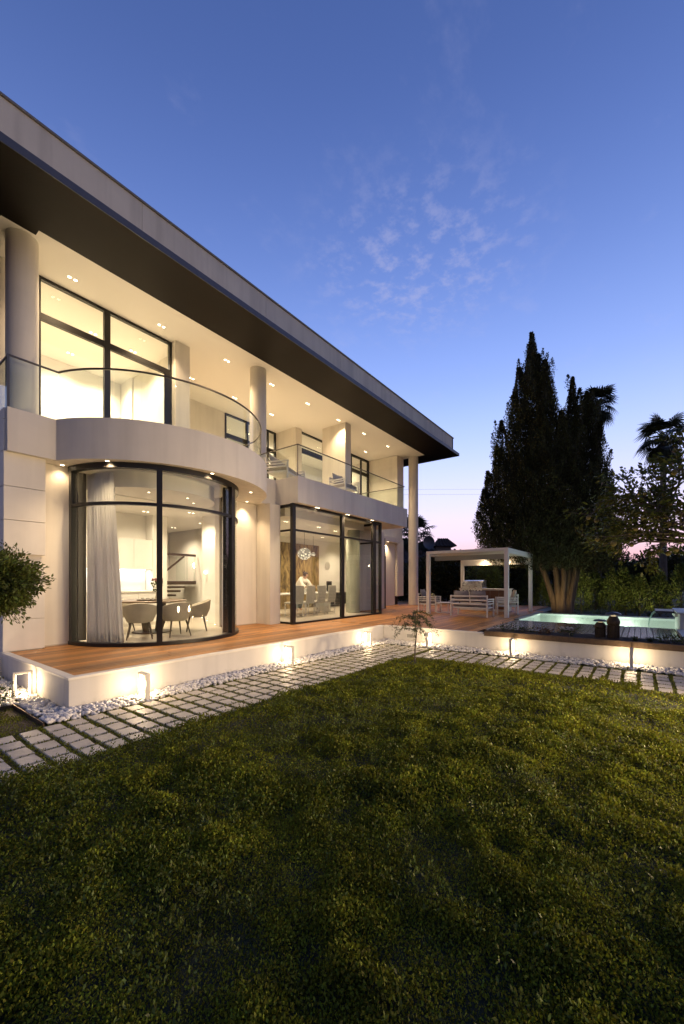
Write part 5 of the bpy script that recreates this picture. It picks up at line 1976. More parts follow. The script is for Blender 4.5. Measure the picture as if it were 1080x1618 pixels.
def lantern(x, y, z, s, k, label):
    t = thing('mushroom_lantern', label, 'lantern', (x, y, z), 0, 'mushroom lanterns in the planter')
    n = 20

    def L(prof):
        return [(r * k if r > 0.002 else r, h * s) for r, h in prof]
    MB().lathe(L([(0.066, 0.0), (0.066, 0.10), (0.063, 0.20), (0.070, 0.205), (0.080, 0.235), (0.078, 0.265), (0.052, 0.325), (0.044, 0.33)]), 0, 0, 0, n).build('body', M['lantern'], t, local=True)
    for i in range(10):
        a = 2 * pi * i / 10
        r = 0.068 * k
        MB().bar((r * cos(a), r * sin(a), 0.01 * s), (r * cos(a), r * sin(a), 0.20 * s), 0.014 * k, 0.014 * k).build('rib', M['lantern'], t, local=True)
    MB().lathe(L([(0.030, 0.33), (0.030, 0.352)]), 0, 0, 0, n).build('neck', M['em_lant'], t, local=True)
    MB().lathe(L([(0.001, 0.352), (0.090, 0.352), (0.094, 0.362), (0.082, 0.378), (0.045, 0.390), (0.001, 0.394)]), 0, 0, 0, 28, cap=False).build('cap', M['cap'], t, local=True, smooth=True)


M['em_lant'] = emit_mat('lantern_slot', (1.0, 0.78, 0.45), 0.6)
lantern(9.52, 0.67, 0.46, 0.98, 1.30, 'smaller mushroom lantern in the planter')
lantern(9.50, 0.45, 0.46, 1.38, 1.42, 'larger mushroom lantern in the planter')


# ------------------------------------------------------------------ vegetation
def ray(u, d):
    """ground point at depth d in the direction of a picture column (used once to lay out the far planting)"""
    k = (u - 540) / 629.2
    return (d * (0.7987 + 0.6017 * k), d * (0.6017 - 0.7987 * k))


def plume_points(base, top, rad, n, rng, low=0.25, power=0.75):
    """points near the surface of a spindle of foliage from base to top"""
    base, top = np.array(base, float), np.array(top, float)
    t = rng.random(n) ** 0.8
    prof = np.sin(np.pi * np.clip(t * 0.93 + 0.05, 0, 1) ** power) ** 0.8
    prof = np.where(t > 0.75, prof * (1 - (t - 0.75) * 1.6), prof)
    a = rng.uniform(0, 2 * np.pi, n)
    q = np.sqrt(rng.uniform(low, 1.0, n))
    lump = 0.8 + 0.28 * np.sin(a * 3 + t * 11 + base[0] * 7) + 0.14 * np.sin(a * 5 - t * 23 + base[1] * 5)
    r = rad * prof * q * lump
    P = base + (top - base) * t[:, None]
    P[:, 0] += r * np.cos(a)
    P[:, 1] += r * np.sin(a)
    A = np.stack([0.55 * np.cos(a), 0.55 * np.sin(a), np.full(n, 1.0)], -1)
    return P, A


def cypress():
    cx, cyy, zg = 18.7, 2.62, 0.02
    t = thing('cypress_tree', 'huge dark multi stemmed cypress tree rising behind the pool', 'tree', (cx, cyy, zg))
    tr = MB()
    r = random.Random(4)
    # screen-right direction and depth direction at the tree
    ux, uy = 0.6017, -0.7987
    fx, fy = 0.7987, 0.6017

    def at(lat, dep, z):
        return (cx + ux * lat + fx * dep, cyy + uy * lat + fy * dep, z)
    stems = [(-0.30, 0.0, -1.9, 0.1, 0.115), (-0.20, -0.12, -0.9, -0.3, 0.12), (-0.05, 0.1, -0.35, 0.3, 0.15), (0.08, -0.08, 0.1, -0.4, 0.13), (0.22, 0.05, 0.7, 0.2, 0.12), (0.32, 0.02, 1.3, -0.1, 0.10), (-0.1, -0.2, -0.5, -0.8, 0.10), (0.14, -0.2, 0.45, -0.8, 0.095)]
    for a, b, c, d, w in stems:
        pts = [at(a * 0.8, b * 0.8, zg - 0.1), at(a * 1.05 + c * 0.04, b, 0.8), at(a * 0.8 + c * 0.24, b + d * 0.3, 1.8), at(c * 0.62, d * 0.7, 3.0), at(c * 0.8, d, 4.6)]
        tr.tube(pts, [w * 1.35, w * 1.05, w * 0.9, w * 0.7, w * 0.4], 12)
    tr.build('trunk', M['bark'], t, smooth=True)
    # lateral position, depth, base z, top z, radius  (metres; read as the outline of the crown)
    pl = [(-1.31, 0, 2.6, 11.9, .80), (-1.25, .2, 2.5, 11.2, 1.1), (-1.7, .3, 2.4, 10.6, 1.05), (-0.9, -.3, 2.5, 10.6, 1.0), (-.55, .2, 2.5, 9.9, .85), (-1.35, -.1, 6.0, 11.5, .75), (-1.0, 0, 6.5, 11.0, .6), (-2.05, -.1, 2.4, 9.4, .8), (-2.4, .4, 2.3, 8.4, .8),
          (-2.75, 0, 2.2, 7.2, .75), (-3.05, .2, 2.2, 6.2, .7), (-3.3, 0, 2.3, 5.4, .6), (-3.5, .1, 2.3, 4.5, .55), (-3.4, -.4, 2.2, 3.8, .6), (-1.3, -.7, 2.3, 8.6, 1.0), (-.4, -.6, 2.3, 8.4, .9),
          (.4, 0, 2.5, 10.05, .65), (.55, .3, 2.4, 9.6, .8), (1.0, 0, 2.4, 9.4, .75), (1.3, .1, 2.4, 9.0, .65), (1.5, -.1, 2.3, 8.2, .6), (.7, 0, 6.0, 9.6, .5), (1.2, 0, 6.0, 9.1, .5), (.3, -.5, 2.3, 8.6, .7), (1.0, -.5, 2.2, 7.4, .8), (1.6, -.2, 2.1, 6.2, .6),
          (1.75, .1, 2.2, 5.3, .6), (1.85, 0, 2.2, 4.6, .5), (-2.2, -.9, 2.2, 6.6, 1.0), (-1.3, -1.2, 2.1, 6.6, 1.0), (-.3, -1.2, 2.1, 6.2, 1.0), (.6, -1.1, 2.1, 5.8, .95), (1.2, -.9, 2.0, 4.9, .85), (-2.9, -.7, 2.1, 4.9, .8),
          (-2.2, -1.3, 2.0, 4.4, .9), (-1.2, -1.5, 2.0, 4.3, .9), (-.2, -1.5, 2.0, 4.2, .9), (.7, -1.3, 1.9, 4.0, .85), (1.4, -.7, 2.0, 3.9, .7), (-1.2, .9, 2.4, 9.6, 1.0), (.6, .9, 2.4, 8.4, .9), (-2.2, .9, 2.3, 7.4, 1.0)]
    Ps, As = [], []
    for lat, dep, z0, z1, rad in pl:
        n = int(2050 * rad * (z1 - z0) + 500)
        bx = at(lat * 0.80, dep * 0.9, z0)
        tx = at(lat, dep, z1)
        P, A = plume_points(bx, tx, rad, n, RNG)
        Ps.append(P)
        As.append(A)
        # ragged little side spires break up the outline
        for k in range(int(4 + 2 * rad * (z1 - z0) / 3)):
            f = r.uniform(0.25, 0.97)
            a = r.uniform(0, 6.28)
            rr = rad * (0.66 if f < 0.7 else 0.66 * (1 - f) / 0.3)
            p0 = np.array(bx) + (np.array(tx) - np.array(bx)) * f + np.array([cos(a) * rr, sin(a) * rr, 0])
            p1 = p0 + np.array([cos(a) * 0.14, sin(a) * 0.14, r.uniform(0.35, 0.8)])
            P, A = plume_points(p0 - np.array([0, 0, 0.3]), p1, r.uniform(0.12, 0.22), 260, RNG, 0.0)
            Ps.append(P)
            As.append(A)
    P, A = np.concatenate(Ps), np.concatenate(As)
    me = leaf_mesh('crown', P, RNG.uniform(0.045, 0.095, len(P)), M['cypress'], A, 0.42, 0.30)
    o = mesh_obj('crown', me, t)
    o.location = -Vector((cx, cyy, zg))
    # garden uplight in front of the trunk
    u = thing('garden_spotlight', 'small ground spotlight aimed at the cypress trunk', 'lamp', (17.3, 2.75, 0.02))
    MB().lathe([(0.03, 0), (0.03, 0.08), (0.05, 0.085), (0.055, 0.16), (0.045, 0.165), (0.04, 0.12), (0.001, 0.12)], 0, 0, 0, 16).build('housing', M['sign_dark'], u, local=True)
    lamp('SPOT', 'uplight_beam', (17.3, 2.75, 0.2), 55, (1.0, 0.72, 0.34), u, 0.06, 105, 0.9, (18.7, 2.6, 2.4))


cypress()


def hedge_light(u, d, label, power=130):
    x, y = ray(u, d)
    t = thing('hedge_spotlight', label, 'lamp', (x, y, 0.0), 0, 'small spotlights along the foot of the hedge')
    MB().lathe([(0.025, 0), (0.025, 0.07), (0.045, 0.075), (0.05, 0.14), (0.04, 0.145), (0.035, 0.11), (0.001, 0.11)], 0, 0, 0, 14).build('housing', M['sign_dark'], t, local=True)
    lamp('SPOT', 'hedge_beam', (x, y, 0.2), power, (1.0, 0.84, 0.40), t, 0.06, 130, 0.9, (x + 0.9, y + 0.6, 1.6))


def conifer(x, y, h, rad, label, n=2600, lean=0.0):
    t = thing('conifer', label, 'shrub', (x, y, 0.0), 0, 'young conifers in the hedge behind the pool')
    MB().tube([(0, 0, -0.05), (0, 0, h * 0.5)], [0.05, 0.02], 7).build('trunk', M['greybark'], t, local=True)
    Ps, As = [], []
    P, A = plume_points((0, 0, 0.05), (lean, 0, h), rad, n, RNG, 0.3, 0.6)
    Ps.append(P)
    As.append(A)
    for k in range(14):
        f, a = random.uniform(0.05, 0.8), random.uniform(0, 6.28)
        rr = rad * (1 - f) * 0.8
        p0 = np.array([cos(a) * rr, sin(a) * rr, h * f])
        P, A = plume_points(p0, p0 + np.array([cos(a) * .1, sin(a) * .1, h * 0.28]), rad * 0.28, 130, RNG, 0.1)
        Ps.append(P)
        As.append(A)
    P, A = np.concatenate(Ps), np.concatenate(As)
    me = leaf_mesh('crown', P, RNG.uniform(0.06, 0.13, len(P)), M['hedge'], A, 0.38, 0.5)
    mesh_obj('crown', me, t)
    return t


places = ['conifer in the hedge left of the cypress trunk', 'tall conifer just right of the cypress trunk', 'pointed conifer second right of the cypress trunk',
          'pair forming conifer in the hedge, its left half', 'pair forming conifer in the hedge, its right half', 'short conifer in the hedge gap below the distant palm',
          'conifer behind the waterfall spout', 'slim bright conifer at the right edge of the hedge', 'conifer half hidden behind the pergola grill']
for (u, d, v), lab in zip([(858, 20.5, 905), (918, 19.6, 893), (940, 20.2, 900), (966, 19.3, 896), (988, 19.0, 898), (1010, 18.4, 908), (1042, 18.6, 905), (1076, 17.6, 893), (835, 21.5, 900)], places):
    x, y = ray(u, d)
    conifer(x, y, 1.6 + (919 - v) * d / 629.2, 0.55, lab)


def bush(x, y, z, rx, ry, rz, n, mat, label, size=0.09, cat='shrub', group=None, name='bush', stem=True, lumps=9):
    t = thing(name, label, cat, (x, y, z), 0, group)
    r = RNG
    Ps, As = [], []
    for k in range(lumps):
        a, q = r.uniform(0, 6.28), r.uniform(0, 0.62)
        c = np.array([rx * q * cos(a), ry * q * sin(a), rz * r.uniform(0.75, 1.45)])
        s = r.uniform(0.42, 0.7)
        d = r.normal(0, 1, (n // lumps, 3))
        d /= np.linalg.norm(d, axis=1, keepdims=True)
        w = r.uniform(0.35, 1, (len(d), 1)) ** 0.5
        Ps.append(c + d * w * np.array([rx, ry, rz]) * s)
        As.append(d * 0.8 + np.array([0, 0, 0.3]))
    P, A = np.concatenate(Ps), np.concatenate(As)
    P[:, 2] = np.abs(P[:, 2]) + 0.01
    if stem:
        m = MB()
        for k in range(4):
            a = k * 1.6
            m.tube([(0.05 * cos(a), 0.05 * sin(a), -0.03), (rx * 0.3 * cos(a), ry * 0.3 * sin(a), rz * 0.9)], [0.03, 0.012], 6)
        m.build('stem', M['greybark'], t, local=True)
    me = leaf_mesh('crown', P, r.uniform(0.7, 1.3, len(P)) * size, mat, A, 0.45, 0.5)
    mesh_obj('crown', me, t)
    return t


hedge_light(925, 17.6, 'small spotlight at the hedge foot right of the cypress')
hedge_light(985, 17.3, 'small spotlight at the hedge foot below the paired conifers')
hedge_light(1055, 16.8, 'small spotlight at the hedge foot behind the spa block')
hedge_light(765, 19.3, 'small spotlight behind the barbecue grill', 110)


def far_planting():
    specs = [(650, 26, 905, 2.2, 'dark bush at the end of the terrace behind the right column'), (690, 25, 890, 2.0, 'dark tall bush below the neighbouring chimney'),
             (725, 24, 895, 2.0, 'dark bush behind the left back post of the pergola'), (770, 21.5, 905, 1.0, 'pale green bush lit behind the barbecue grill'),
             (812, 24, 890, 2.2, 'dark bush behind the right back post of the pergola'), (870, 26, 880, 2.4, 'dark bush behind the cypress trunk'),
             (930, 27, 880, 2.4, 'dark bush beyond the conifer hedge beside the cypress'), (985, 27, 893, 2.4, 'dark bush beyond the hedge under the distant palm'),
             (1040, 26, 880, 2.6, 'dark bush beyond the hedge under the fruit tree'), (1105, 25, 870, 3.0, 'dark bush at the far right beyond the hedge')]
    for i, (u, d, v, w, lab) in enumerate(specs):
        x, y = ray(u, d)
        h = 1.6 + (919 - v) * d / 629.2
        bush(x, y, 0.0, w, w, h * 0.62, 6500 if i != 3 else 5200, M['shrub'] if i == 3 else M['cypress'], lab, 0.20 if i != 3 else 0.11, group='dark bushes beyond the terrace')


far_planting()


def palm(u, d, v, crown_r, label, skirt=True, thin=False, fronds=34, n_bl=15):
    x, y = ray(u, d)
    h = 1.6 + (919 - v) * d / 629.2
    t = thing('palm_tree', label, 'tree', (x, y, 0.0), 0, 'fan palms against the evening sky')
    r = random.Random(int(u))
    tr = 0.16 if not thin else 0.13
    MB().tube([(0, 0, -0.2), (0.1, 0.02, h * 0.5), (0, 0, h)], [tr * 1.3, tr, tr * 0.9], 10).build('trunk', M['greybark'], t, local=True, smooth=True)
    m = MB()
    stalks = MB()
    for i in range(fronds + (14 if skirt else 0)):
        az = r.uniform(0, 6.28)
        el = r.uniform(-0.85, 1.35) if i < fronds else r.uniform(-1.35, -0.8)
        L_ = crown_r * (r.uniform(0.42, 0.6) if i < fronds else 0.5)
        dirv = Vector((cos(az) * cos(el), sin(az) * cos(el), sin(el)))
        p0 = Vector((0, 0, h + (0 if i < fronds else -0.2)))
        p1 = p0 + dirv * L_
        stalks.tube([p0, p1], 0.012 * crown_r, 4)
        side = dirv.cross(Vector((0, 0, 1)))
        side = side.normalized() if side.length > 1e-3 else Vector((1, 0, 0))
        upv = side.cross(dirv).normalized()
        bl = crown_r * r.uniform(0.45, 0.58)
        for k in range(n_bl):
            th = radians(-105 + 210 * k / (n_bl - 1))
            bd = (dirv * cos(th) + side * sin(th)).normalized()
            mid = p1 + bd * bl * 0.55 + upv * 0.04 * crown_r
            tip = p1 + bd * bl + Vector((0, 0, -1)) * bl * r.uniform(0.1, 0.35)
            wv = (side * cos(th) - dirv * sin(th)).normalized() * bl * 0.06
            m.add([p1 - wv * 0.2, p1 + wv * 0.2, mid + wv, tip, mid - wv], [(0, 1, 2, 4), (4, 2, 3)])
    stalks.build('stalks', M['palm'], t, local=True)
    m.build('crown', M['palm'], t, local=True)


palm(945, 24, 640, 1.3, 'fan palm rising behind the cypress crown')
palm(1048, 22, 690, 1.45, 'large fan palm behind the fruit tree')
palm(655, 34, 842, 1.9, 'drooping palm mostly hidden behind the right house column')
palm(975, 120, 878, 1.7, 'tiny distant palm on the hill ridge', skirt=False, thin=True, fronds=24, n_bl=9)


def hill():
    m = MB()
    n = 60
    vs, fs = [], []
    for i in range(n + 1):
        u = -300 + 1900 * i / n
        d = 130
        x, y = ray(u, d)
        x2, y2 = ray(u, 175)
        top = 885 + 10 * sin(i * 0.7) * 0.6 - 6 * math.exp(-((u - 955) / 60) ** 2) + 5 * sin(i * 1.9)
        if u < 740:
            top = 903 + 3 * sin(i)
        h = 1.6 + (919 - top) * d / 629.2
        vs += [(x, y, -0.5), (x * 0.5 + x2 * 0.5, y * 0.5 + y2 * 0.5, max(h, 0.5)), (x2 * 1.2, y2 * 1.2, -1)]
    for i in range(n):
        for k in range(2):
            fs.append((i * 3 + k, i * 3 + k + 1, (i + 1) * 3 + k + 1, (i + 1) * 3 + k))
    m.add(vs, fs)
    o = m.build('hill', M['hill'], kind='structure')
    tag(o, 'low dark wooded hill on the horizon')
    x, y = ray(950, 118)
    bush(x, y, 5.0, 4.2, 4.2, 2.4, 2600, M['cypress'], 'round dark tree on the hill ridge beside the tiny palm', 0.6, 'tree', None, 'ridge_tree')
    x, y = ray(981, 119)
    hh = thing('hill_house', 'small dim house on the hill below the tiny palm', 'house', (x, y, 3.5))
    MB().box(x - 2.6, x + 2.6, y - 2.6, y + 2.6, 3.0, 6.6).build('wall', M['neighbor'], hh)
    MB().prism([(x - 3, y - 3), (x + 3, y - 3), (x + 3, y + 3), (x - 3, y + 3)], 6.61, 7.1).build('roof', M['roofdark'], hh)


hill()


def neighbor():
    def at(u, d, z=0):
        x, y = ray(u, d)
        return Vector((x, y, z))
    d = 30.0
    # a house with its ridge across the view; local axes: right of view and away from view
    c = at(715, d + 5)
    t = thing('neighbor_house', 'dim neighbouring house with dark tiled roof and chimney turret', 'house', (c.x, c.y, -1.45), radians(36.99 - 90))
    # local x = right in view, local y = away
    MB().box(-5.5, 5.5, -4.0, 4.0, 0, 4.8).build('wall', M['neighbor'], t, local=True)
    rf = MB()
    for k in range(9):
        pass
    rf.add([(-6.2, -4.9, 4.55), (6.2, -4.9, 3.6), (6.2, 0, 5.2), (-6.2, 0, 6.5), (-6.2, 4.6, 4.5), (6.2, 4.6, 3.6),
            (-6.2, -4.9, 4.35), (6.2, -4.9, 3.4), (6.2, 4.6, 3.4), (-6.2, 4.6, 4.3)],
           [(0, 1, 2, 3), (3, 2, 5, 4), (6, 7, 1, 0), (0, 3, 4, 9, 6), (1, 7, 8, 5, 2), (4, 5, 8, 9), (6, 9, 8, 7)])
    roof = rf.build('roof', M['roofdark'], t, local=True)
    for i in range(24):
        a = -6.1 + i * 0.52
        z0, z1 = 4.58 - (a + 6.2) * 0.0766, 6.53 - (a + 6.2) * 0.1048
        MB().tube([(a, -4.95, z0), (a, -0.05, z1)], 0.09, 6).build('tile_row', M['roofdark'], roof, local=True)
    for xx in (-3.4, -1.0, 1.8):
        w = MB().box(xx - 0.45, xx + 0.45, -4.06, -4.001, 1.6, 3.2).build('window', M['sign_dark'], t, local=True)
        MB().box(xx - 0.52, xx + 0.52, -4.10, -4.062, 1.5, 1.58).build('sill', M['panel'], w, local=True)
    # chimney turret
    cz = 4.6
    MB().box(-1.95, -0.75, -2.2, -1.2, 4.4, 6.0).build('chimney', M['neighbor'], t, local=True)
    tr = MB()
    tr.add([(-2.2, -2.5, 5.95), (-0.35, -2.5, 5.95), (-0.35, -0.9, 5.95), (-2.2, -0.9, 5.95), (-1.7, -1.7, 6.65), (-0.95, -1.7, 6.65)],
           [(3, 2, 1, 0), (0, 1, 5, 4), (1, 2, 5), (2, 3, 4, 5), (3, 0, 4)])
    cr = tr.build('chimney_roof', M['roofdark'], t, local=True)
    for i in range(6):
        a = -2.0 + i * 0.32
        MB().tube([(a, -2.5, 5.99), (-1.7 + (a + 2.0) * 0.45, -1.72, 6.66)], 0.05, 6).build('tile_row', M['roofdark'], cr, local=True)
    dd = thing('satellite_dish', 'round satellite dish beside the neighbouring chimney', 'dish', (0, 0, 0))
    p = at(677, 29.5)
    z = 1.6 + (919 - 857) * 29.5 / 629.2
    dd.location = (p.x, p.y, z)
    dd.rotation_euler = (0, 0, radians(36.99 - 90) + 0.3)
    o = MB().lathe([(0.001, 0.12), (0.2, 0.10), (0.38, 0.04), (0.47, -0.03), (0.485, -0.03), (0.39, 0.06), (0.2, 0.125), (0.001, 0.14)], 0, 0, 0, 24, cap=False)
    o.v = [(a, zz, b) for a, b, zz in o.v]
    o.build('reflector', M['fascia'], dd, local=True, smooth=True)
    MB().tube([(0, 0.13, 0), (0.35, 0.3, -0.1), (0.7, 0.35, -0.5)], 0.03, 6).build('arm', M['fascia'], dd, local=True)
    a = thing('roof_aerial', 'thin television aerial above the neighbouring roof', 'aerial', (0, 0, 0))
    p = at(664, 32)
    a.location = (p.x, p.y, 1.6 + (919 - 875) * 32 / 629.2)
    a.rotation_euler = (0, 0, radians(36.99 - 90))
    MB().tube([(0, 0, -0.4), (0, 0, 1.05)], 0.02, 5).build('mast', M['wire'], a, local=True)
    MB().bar((-0.5, 0, 0.85), (0.4, 0, 0.85), 0.02, 0.02).build('boom', M['wire'], a, local=True)
    for xx in (-0.4, -0.15, 0.1, 0.3):
        MB().bar((xx, -0.25, 0.85), (xx, 0.25, 0.85), 0.012, 0.012).build('element', M['wire'], a, local=True)
    MB().sphere((0.0, 0, 0.1), 0.14, 10, 8, (1, 1, 1.4)).build('antenna_box', M['roofdark'], a, local=True)
    # utility cables crossing the sky
    for v0, v1, lab in ((774, 776, 'upper of two thin cables crossing the evening sky'), (782, 784, 'lower of two thin cables crossing the evening sky')):
        pts = []
        for i in range(9):
            u = 560 + 560 * i / 8
            dd_ = 42
            q = at(u, dd_)
            sag = 2.2 * ((i - 4) / 4) ** 2 - 2.2
            vv = v0 + (v1 - v0) * i / 8 - sag * -0.8
            pts.append((q.x, q.y, 1.6 + (919 - vv) * dd_ / 629.2))
        o = MB().tube(pts, 0.007, 5).build('utility_cable', M['wire'])
        tag(o, lab, 'cable', 'cables crossing the sky')


neighbor()


def fruit_tree():
    bx, by = 9.85, -1.45
    t = thing('fruit_tree', 'leafy citrus tree hung with yellowish fruit at the right edge', 'tree', (bx, by, 0.4))
    r = random.Random(21)
    wood = MB()
    tips = []

    def grow(p, d, L_, rad, depth):
        pts = [p]
        q = p.copy()
        dd = d.copy()
        n = 4
        for i in range(n):
            dd = (dd + Vector((r.uniform(-.22, .22), r.uniform(-.22, .22), r.uniform(-.16, .12)))).normalized()
            q = q + dd * (L_ / n)
            pts.append(q.copy())
            if depth <= 2 and i >= 1:
                tips.append((q.copy(), dd.copy()))
        wood.tube(pts, [rad * (1 - 0.5 * i / n) for i in range(n + 1)], 6 if depth > 2 else 4)
        if depth == 0:
            tips.append((q, dd))
            return
        for k in range(3 if depth > 1 else 3):
            s = pts[r.randrange(2, n + 1)]
            side = Vector((r.uniform(-1, 1), r.uniform(-1, 1), r.uniform(-.45, .6)))
            nd = (dd * 0.75 + side * 0.75).normalized()
            grow(s, nd, L_ * r.uniform(0.62, 0.8), rad * 0.55, depth - 1)
    base = Vector((bx, by, 0.4))
    wood.tube([base - Vector((0, 0, .1)), base + Vector((0.02, 0.03, 0.6)), base + Vector((-.05, .25, 1.85))], [0.09, 0.075, 0.07], 10)
    top = base + Vector((-.05, .25, 1.85))
    for d in ((-.45, .75, .45), (.1, .55, .85), (-.8, .3, .6), (.5, .75, .45), (.3, -.4, .8), (-.3, -.6, .6), (0.1, .95, .12), (0.45, 0.95, 0.75), (-.2, .5, .95), (.3, .35, 1.0), (.2, .8, .5)):
        grow(top, Vector(d).normalized(), r.uniform(0.95, 1.25), 0.038, 3)
    wood.build('trunk', M['greybark'], t, smooth=True)
    P, A = [], []
    for p, d in tips:
        if r.random() < 0.35:
            continue
        for k in range(r.randrange(4, 10)):
            P.append(p + Vector((r.gauss(0, .05), r.gauss(0, .05), r.gauss(0, .05))))
            A.append(d + Vector((0, 0, -0.35)))
    P, A = np.array([tuple(q) for q in P]), np.array([tuple(q) for q in A])
    me = leaf_mesh('crown', P, RNG.uniform(0.075, 0.135, len(P)), M['citrus'], A, 0.45, 0.55)
    o = mesh_obj('crown', me, t)
    o.location = -Vector((bx, by, 0.4))
    fm = MB().sphere((0, 0, 0), 0.046, 12, 9, (1, 1, 1.08)).mesh('fruit', M['fruit'], True)
    r.shuffle(tips)
    done = 0
    for p, d in tips:
        f = bpy.data.objects.new('fruit', fm)
        link(f, t)
        f.location = p + Vector((r.uniform(-.03, .03), r.uniform(-.03, .03), -0.07)) - Vector((bx, by, 0.4))
        s = r.uniform(0.75, 1.15)
        f.scale = (s, s, s * r.uniform(.9, 1.1))
        done += 1
        if done > 70:
            break


fruit_tree()
u = thing('garden_spotlight', 'small ground spotlight under the citrus tree', 'lamp', (8.75, -1.35, 0.0))
MB().lathe([(0.03, 0), (0.03, 0.08), (0.05, 0.085), (0.055, 0.16), (0.045, 0.165), (0.04, 0.12), (0.001, 0.12)], 0, 0, 0, 16).build('housing', M['sign_dark'], u, local=True)
lamp('SPOT', 'uplight_beam', (8.75, -1.35, 0.2), 130, WARM2, u, 0.05, 110, 0.9, (9.7, -0.6, 2.6))


def sapling():
    x, y = 7.12, 3.57
    t = thing('sapling', 'slender young tree with wispy foliage planted at the lawn corner', 'tree', (x, y, 0.02))
    s = MB().tube([(0, 0, -0.03), (0.01, 0, 0.25), (0.03, -0.02, 0.55), (0.02, 0.0, 0.75), (-0.02, 0.03, 0.98)], [0.018, 0.015, 0.013, 0.011, 0.008], 8)
    r = random.Random(9)
    P, A = [], []
    for k in range(17):
        a = k * 2.4 + r.uniform(-.4, .4)
        h = r.uniform(0.60, 0.98)
        L_ = r.uniform(0.26, 0.52)
        pts = []
        for i in range(6):
            f = i / 5
            pts.append((0.01 + cos(a) * L_ * f, sin(a) * L_ * f, h + 0.10 * sin(f * 2.4) - 0.28 * f * f * r.uniform(.7, 1.2)))
        s.tube(pts, [0.006, 0.005, 0.004, 0.003, 0.0025, 0.002], 5)
        for i in range(1, 6):
            for q in range(20):
                f = r.random()
                p = Vector(pts[i - 1]).lerp(Vector(pts[i]), f)
                P.append((p.x + r.gauss(0, .022), p.y + r.gauss(0, .022), p.z + r.gauss(0, .012)))
                A.append((cos(a), sin(a), -.3))
    s.build('trunk', M['greybark'], t, local=True, smooth=True)
    mesh_obj('crown', leaf_mesh('crown', np.array(P), RNG.uniform(.025, .05, len(P)), M['plant'], np.array(A), .35, .7), t)


sapling()


def left_shrub():
    x, y = 1.22, 5.98
    t = thing('topiary_bush', 'round leafy bush on a stem at the left edge before the pier', 'shrub', (x, y, 0.0))
    MB().tube([(-.12, 0, -.03), (-.1, 0, .5), (-0.03, 0, 1.1), (0, 0, 1.45)], [.035, .03, .026, .02], 8).build('trunk', M['greybark'], t, local=True, smooth=True)
    r = RNG
    Ps, As = [], []
    tw = MB()
    rr = random.Random(8)
    for k in range(300):
        d = np.array([rr.gauss(0, 1), rr.gauss(0, 1), rr.gauss(0, .9)])
        d /= np.linalg.norm(d)
        L_ = rr.uniform(.33, .56) * (1.0 if d[2] > -.3 else .85)
        c = np.array([0, 0, 1.55])
        p0, p1 = c + d * .12, c + d * L_ * np.array([1.0, 1.0, .86])
        tw.tube([p0, (p0 + p1) / 2 + np.array([0, 0, .02]), p1], [.005, .004, .002], 4)
        n = 58
        f = r.uniform(.35, 1.04, n)[:, None]
        Ps.append(p0 + (p1 - p0) * f + r.normal(0, .03, (n, 3)))
        As.append(np.tile(d * .9 + np.array([0, 0, -.15]), (n, 1)))
    # a few hanging twigs
    for k in range(7):
        a = rr.uniform(-2.6, 0.2)
        p0 = np.array([cos(a) * .22, sin(a) * .22, 1.30])
        p1 = p0 + np.array([cos(a) * .12, sin(a) * .12, -rr.uniform(.12, .26)])
        tw.tube([p0, p1], [.004, .002], 4)
        n = 7
        f = r.uniform(.3, 1.0, n)[:, None]
        Ps.append(p0 + (p1 - p0) * f + r.normal(0, .02, (n, 3)))
        As.append(np.tile(np.array([cos(a) * .5, sin(a) * .5, -.8]), (n, 1)))
    tw.build('branches', M['greybark'], t, local=True)
    P, A = np.concatenate(Ps), np.concatenate(As)
    mesh_obj('crown', leaf_mesh('crown', P, r.uniform(.035, .065, len(P)), M['shrub'], A, .42, .55), t)


left_shrub()


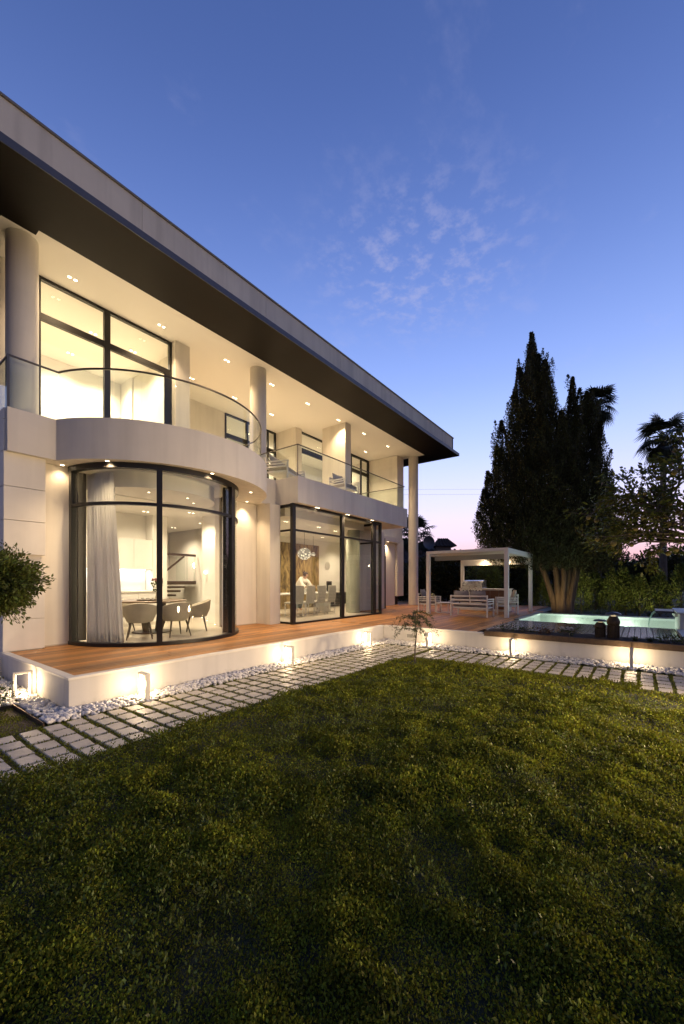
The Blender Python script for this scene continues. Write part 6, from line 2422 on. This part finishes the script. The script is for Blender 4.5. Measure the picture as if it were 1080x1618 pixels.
def low_plants():
    def tussock(x, y, z, h, n, label, mat, name='plant', blades=True, spread=.16, aspect=.09, group=None, flowers=0, width=1.0):
        t = thing(name, label, 'plant', (x, y, z), 0, group)
        r = RNG
        m = MB()
        rr = random.Random(int(x * 100 + y * 37))
        if blades:
            for k in range(n):
                a = rr.uniform(0, 6.28)
                L_ = h * rr.uniform(.6, 1.15)
                o = rr.uniform(.25, 1.0) * spread * 1.6
                b = rr.uniform(0, .03)
                w = .006 * width
                p0 = Vector((b * cos(a), b * sin(a), 0))
                p1 = Vector((o * .45 * cos(a), o * .45 * sin(a), L_ * .75))
                p2 = Vector((o * cos(a), o * sin(a), L_ * .8 * rr.uniform(.6, 1.1)))
                sd = Vector((-sin(a), cos(a), 0)) * w
                m.add([p0 - sd, p0 + sd, p1 + sd, p2, p1 - sd], [(0, 1, 2, 4), (4, 2, 3)])
            m.build('blades', mat, t, local=True)
        else:
            d = r.normal(0, 1, (n, 3)) * np.array([spread * .6, spread * .6, h * .28])
            P = d + np.array([0, 0, h * .45])
            P[:, 2] = np.abs(P[:, 2])
            A = d / (np.linalg.norm(d, axis=1, keepdims=True) + 1e-6) + np.array([0, 0, .5])
            mesh_obj('leaves', leaf_mesh('leaves', P, r.uniform(.6, 1.3, n) * .05 * width, mat, A, .5, .4), t)
            for k in range(5):
                a = k * 1.3
                m.tube([(0, 0, -.02), (spread * .5 * cos(a), spread * .5 * sin(a), h * .8)], [.006, .003], 4)
            m.build('stem', M['greybark'], t, local=True)
        if flowers:
            f = MB()
            for k in range(flowers):
                a, q = rr.uniform(0, 6.28), rr.random() ** .5 * spread
                c = (q * cos(a), q * sin(a), h * rr.uniform(.8, 1.15))
                for e in range(5):
                    b = e * 1.257
                    f.sphere((c[0] + .011 * cos(b), c[1] + .011 * sin(b), c[2]), .010, 6, 4, (1, 1, .5))
            f.build('blossoms', M['flower'], t, local=True, smooth=True)
        return t
    g = 'plants in the steel planter'
    tussock(9.50, 2.45, .46, .16, 150, 'leafy plant at the left end of the planter', M['plant'], 'planter_plant', False, .16, group=g)
    tussock(9.55, 2.05, .46, .14, 130, 'low leafy plant second from the left end of the planter', M['plant'], 'planter_plant', False, .14, group=g)
    tussock(9.45, 1.68, .46, .14, 140, 'low brownish plant left of the white flowers in the planter', M['plantbrown'], 'planter_plant', False, .13, group=g)
    tussock(9.45, 1.26, .46, .17, 150, 'white flowering plant in the middle of the planter', M['plant'], 'planter_plant', False, .13, group=g, flowers=46)
    tussock(9.40, 0.10, .46, .12, 60, 'spiky grass clump right of the large lantern', M['plant'], 'planter_grass', True, .14, group=g)
    tussock(9.42, -0.12, .46, .12, 70, 'feathery grass clump further right along the planter', M['plant'], 'planter_grass', True, .15, group=g)
    tussock(9.45, -0.38, .46, .15, 150, 'dark leafy plant near the right end of the planter', M['plant'], 'planter_plant', False, .13, group=g)
    tussock(9.45, -0.62, .46, .15, 130, 'dark leafy plant at the right end of the planter', M['plant'], 'planter_plant', False, .12, group=g)
    # low planting behind the pool
    g2 = 'pale plants along the far side of the pool'
    for (u, d, lab) in ((848, 17.4, 'pale arching plant beside the right pergola post'), (906, 16.9, 'clump of pale flowers in front of the cypress trunk'), (943, 17.2, 'pale low plant behind the smaller lantern'),
                        (962, 17.0, 'pale low plant behind the larger lantern'), (1030, 16.8, 'yellow green plant beside the falling water')):
        x, y = ray(u, d)
        tussock(x, y, .02, .42, 90, lab, M['plantpale'], 'pool_plant', True, .34, group=g2, width=3.0)
    # bed at the left edge
    tussock(1.28, 6.45, 0.02, .34, 420, 'leafy dark plant beside the lamp at the left edge', M['plant'], 'bed_plant', False, .20)
    tussock(1.10, 5.98, 0.02, .30, 130, 'bright grassy tuft in the soil bed at the left edge', M['shrub'], 'bed_grass', True, .17)
    tussock(0.95, 6.30, 0.02, .36, 420, 'leafy plant behind the grassy tuft at the left edge', M['plant'], 'bed_plant', False, .24)


M['plantbrown'] = leaf_mat('planter_brown_leaf', (0.12, 0.06, 0.025), 0.4, 5.0, 0.2)
M['plantpale'] = leaf_mat('pale_leaf', (0.20, 0.21, 0.13), 0.3, 5.0, 0.25)
low_plants()
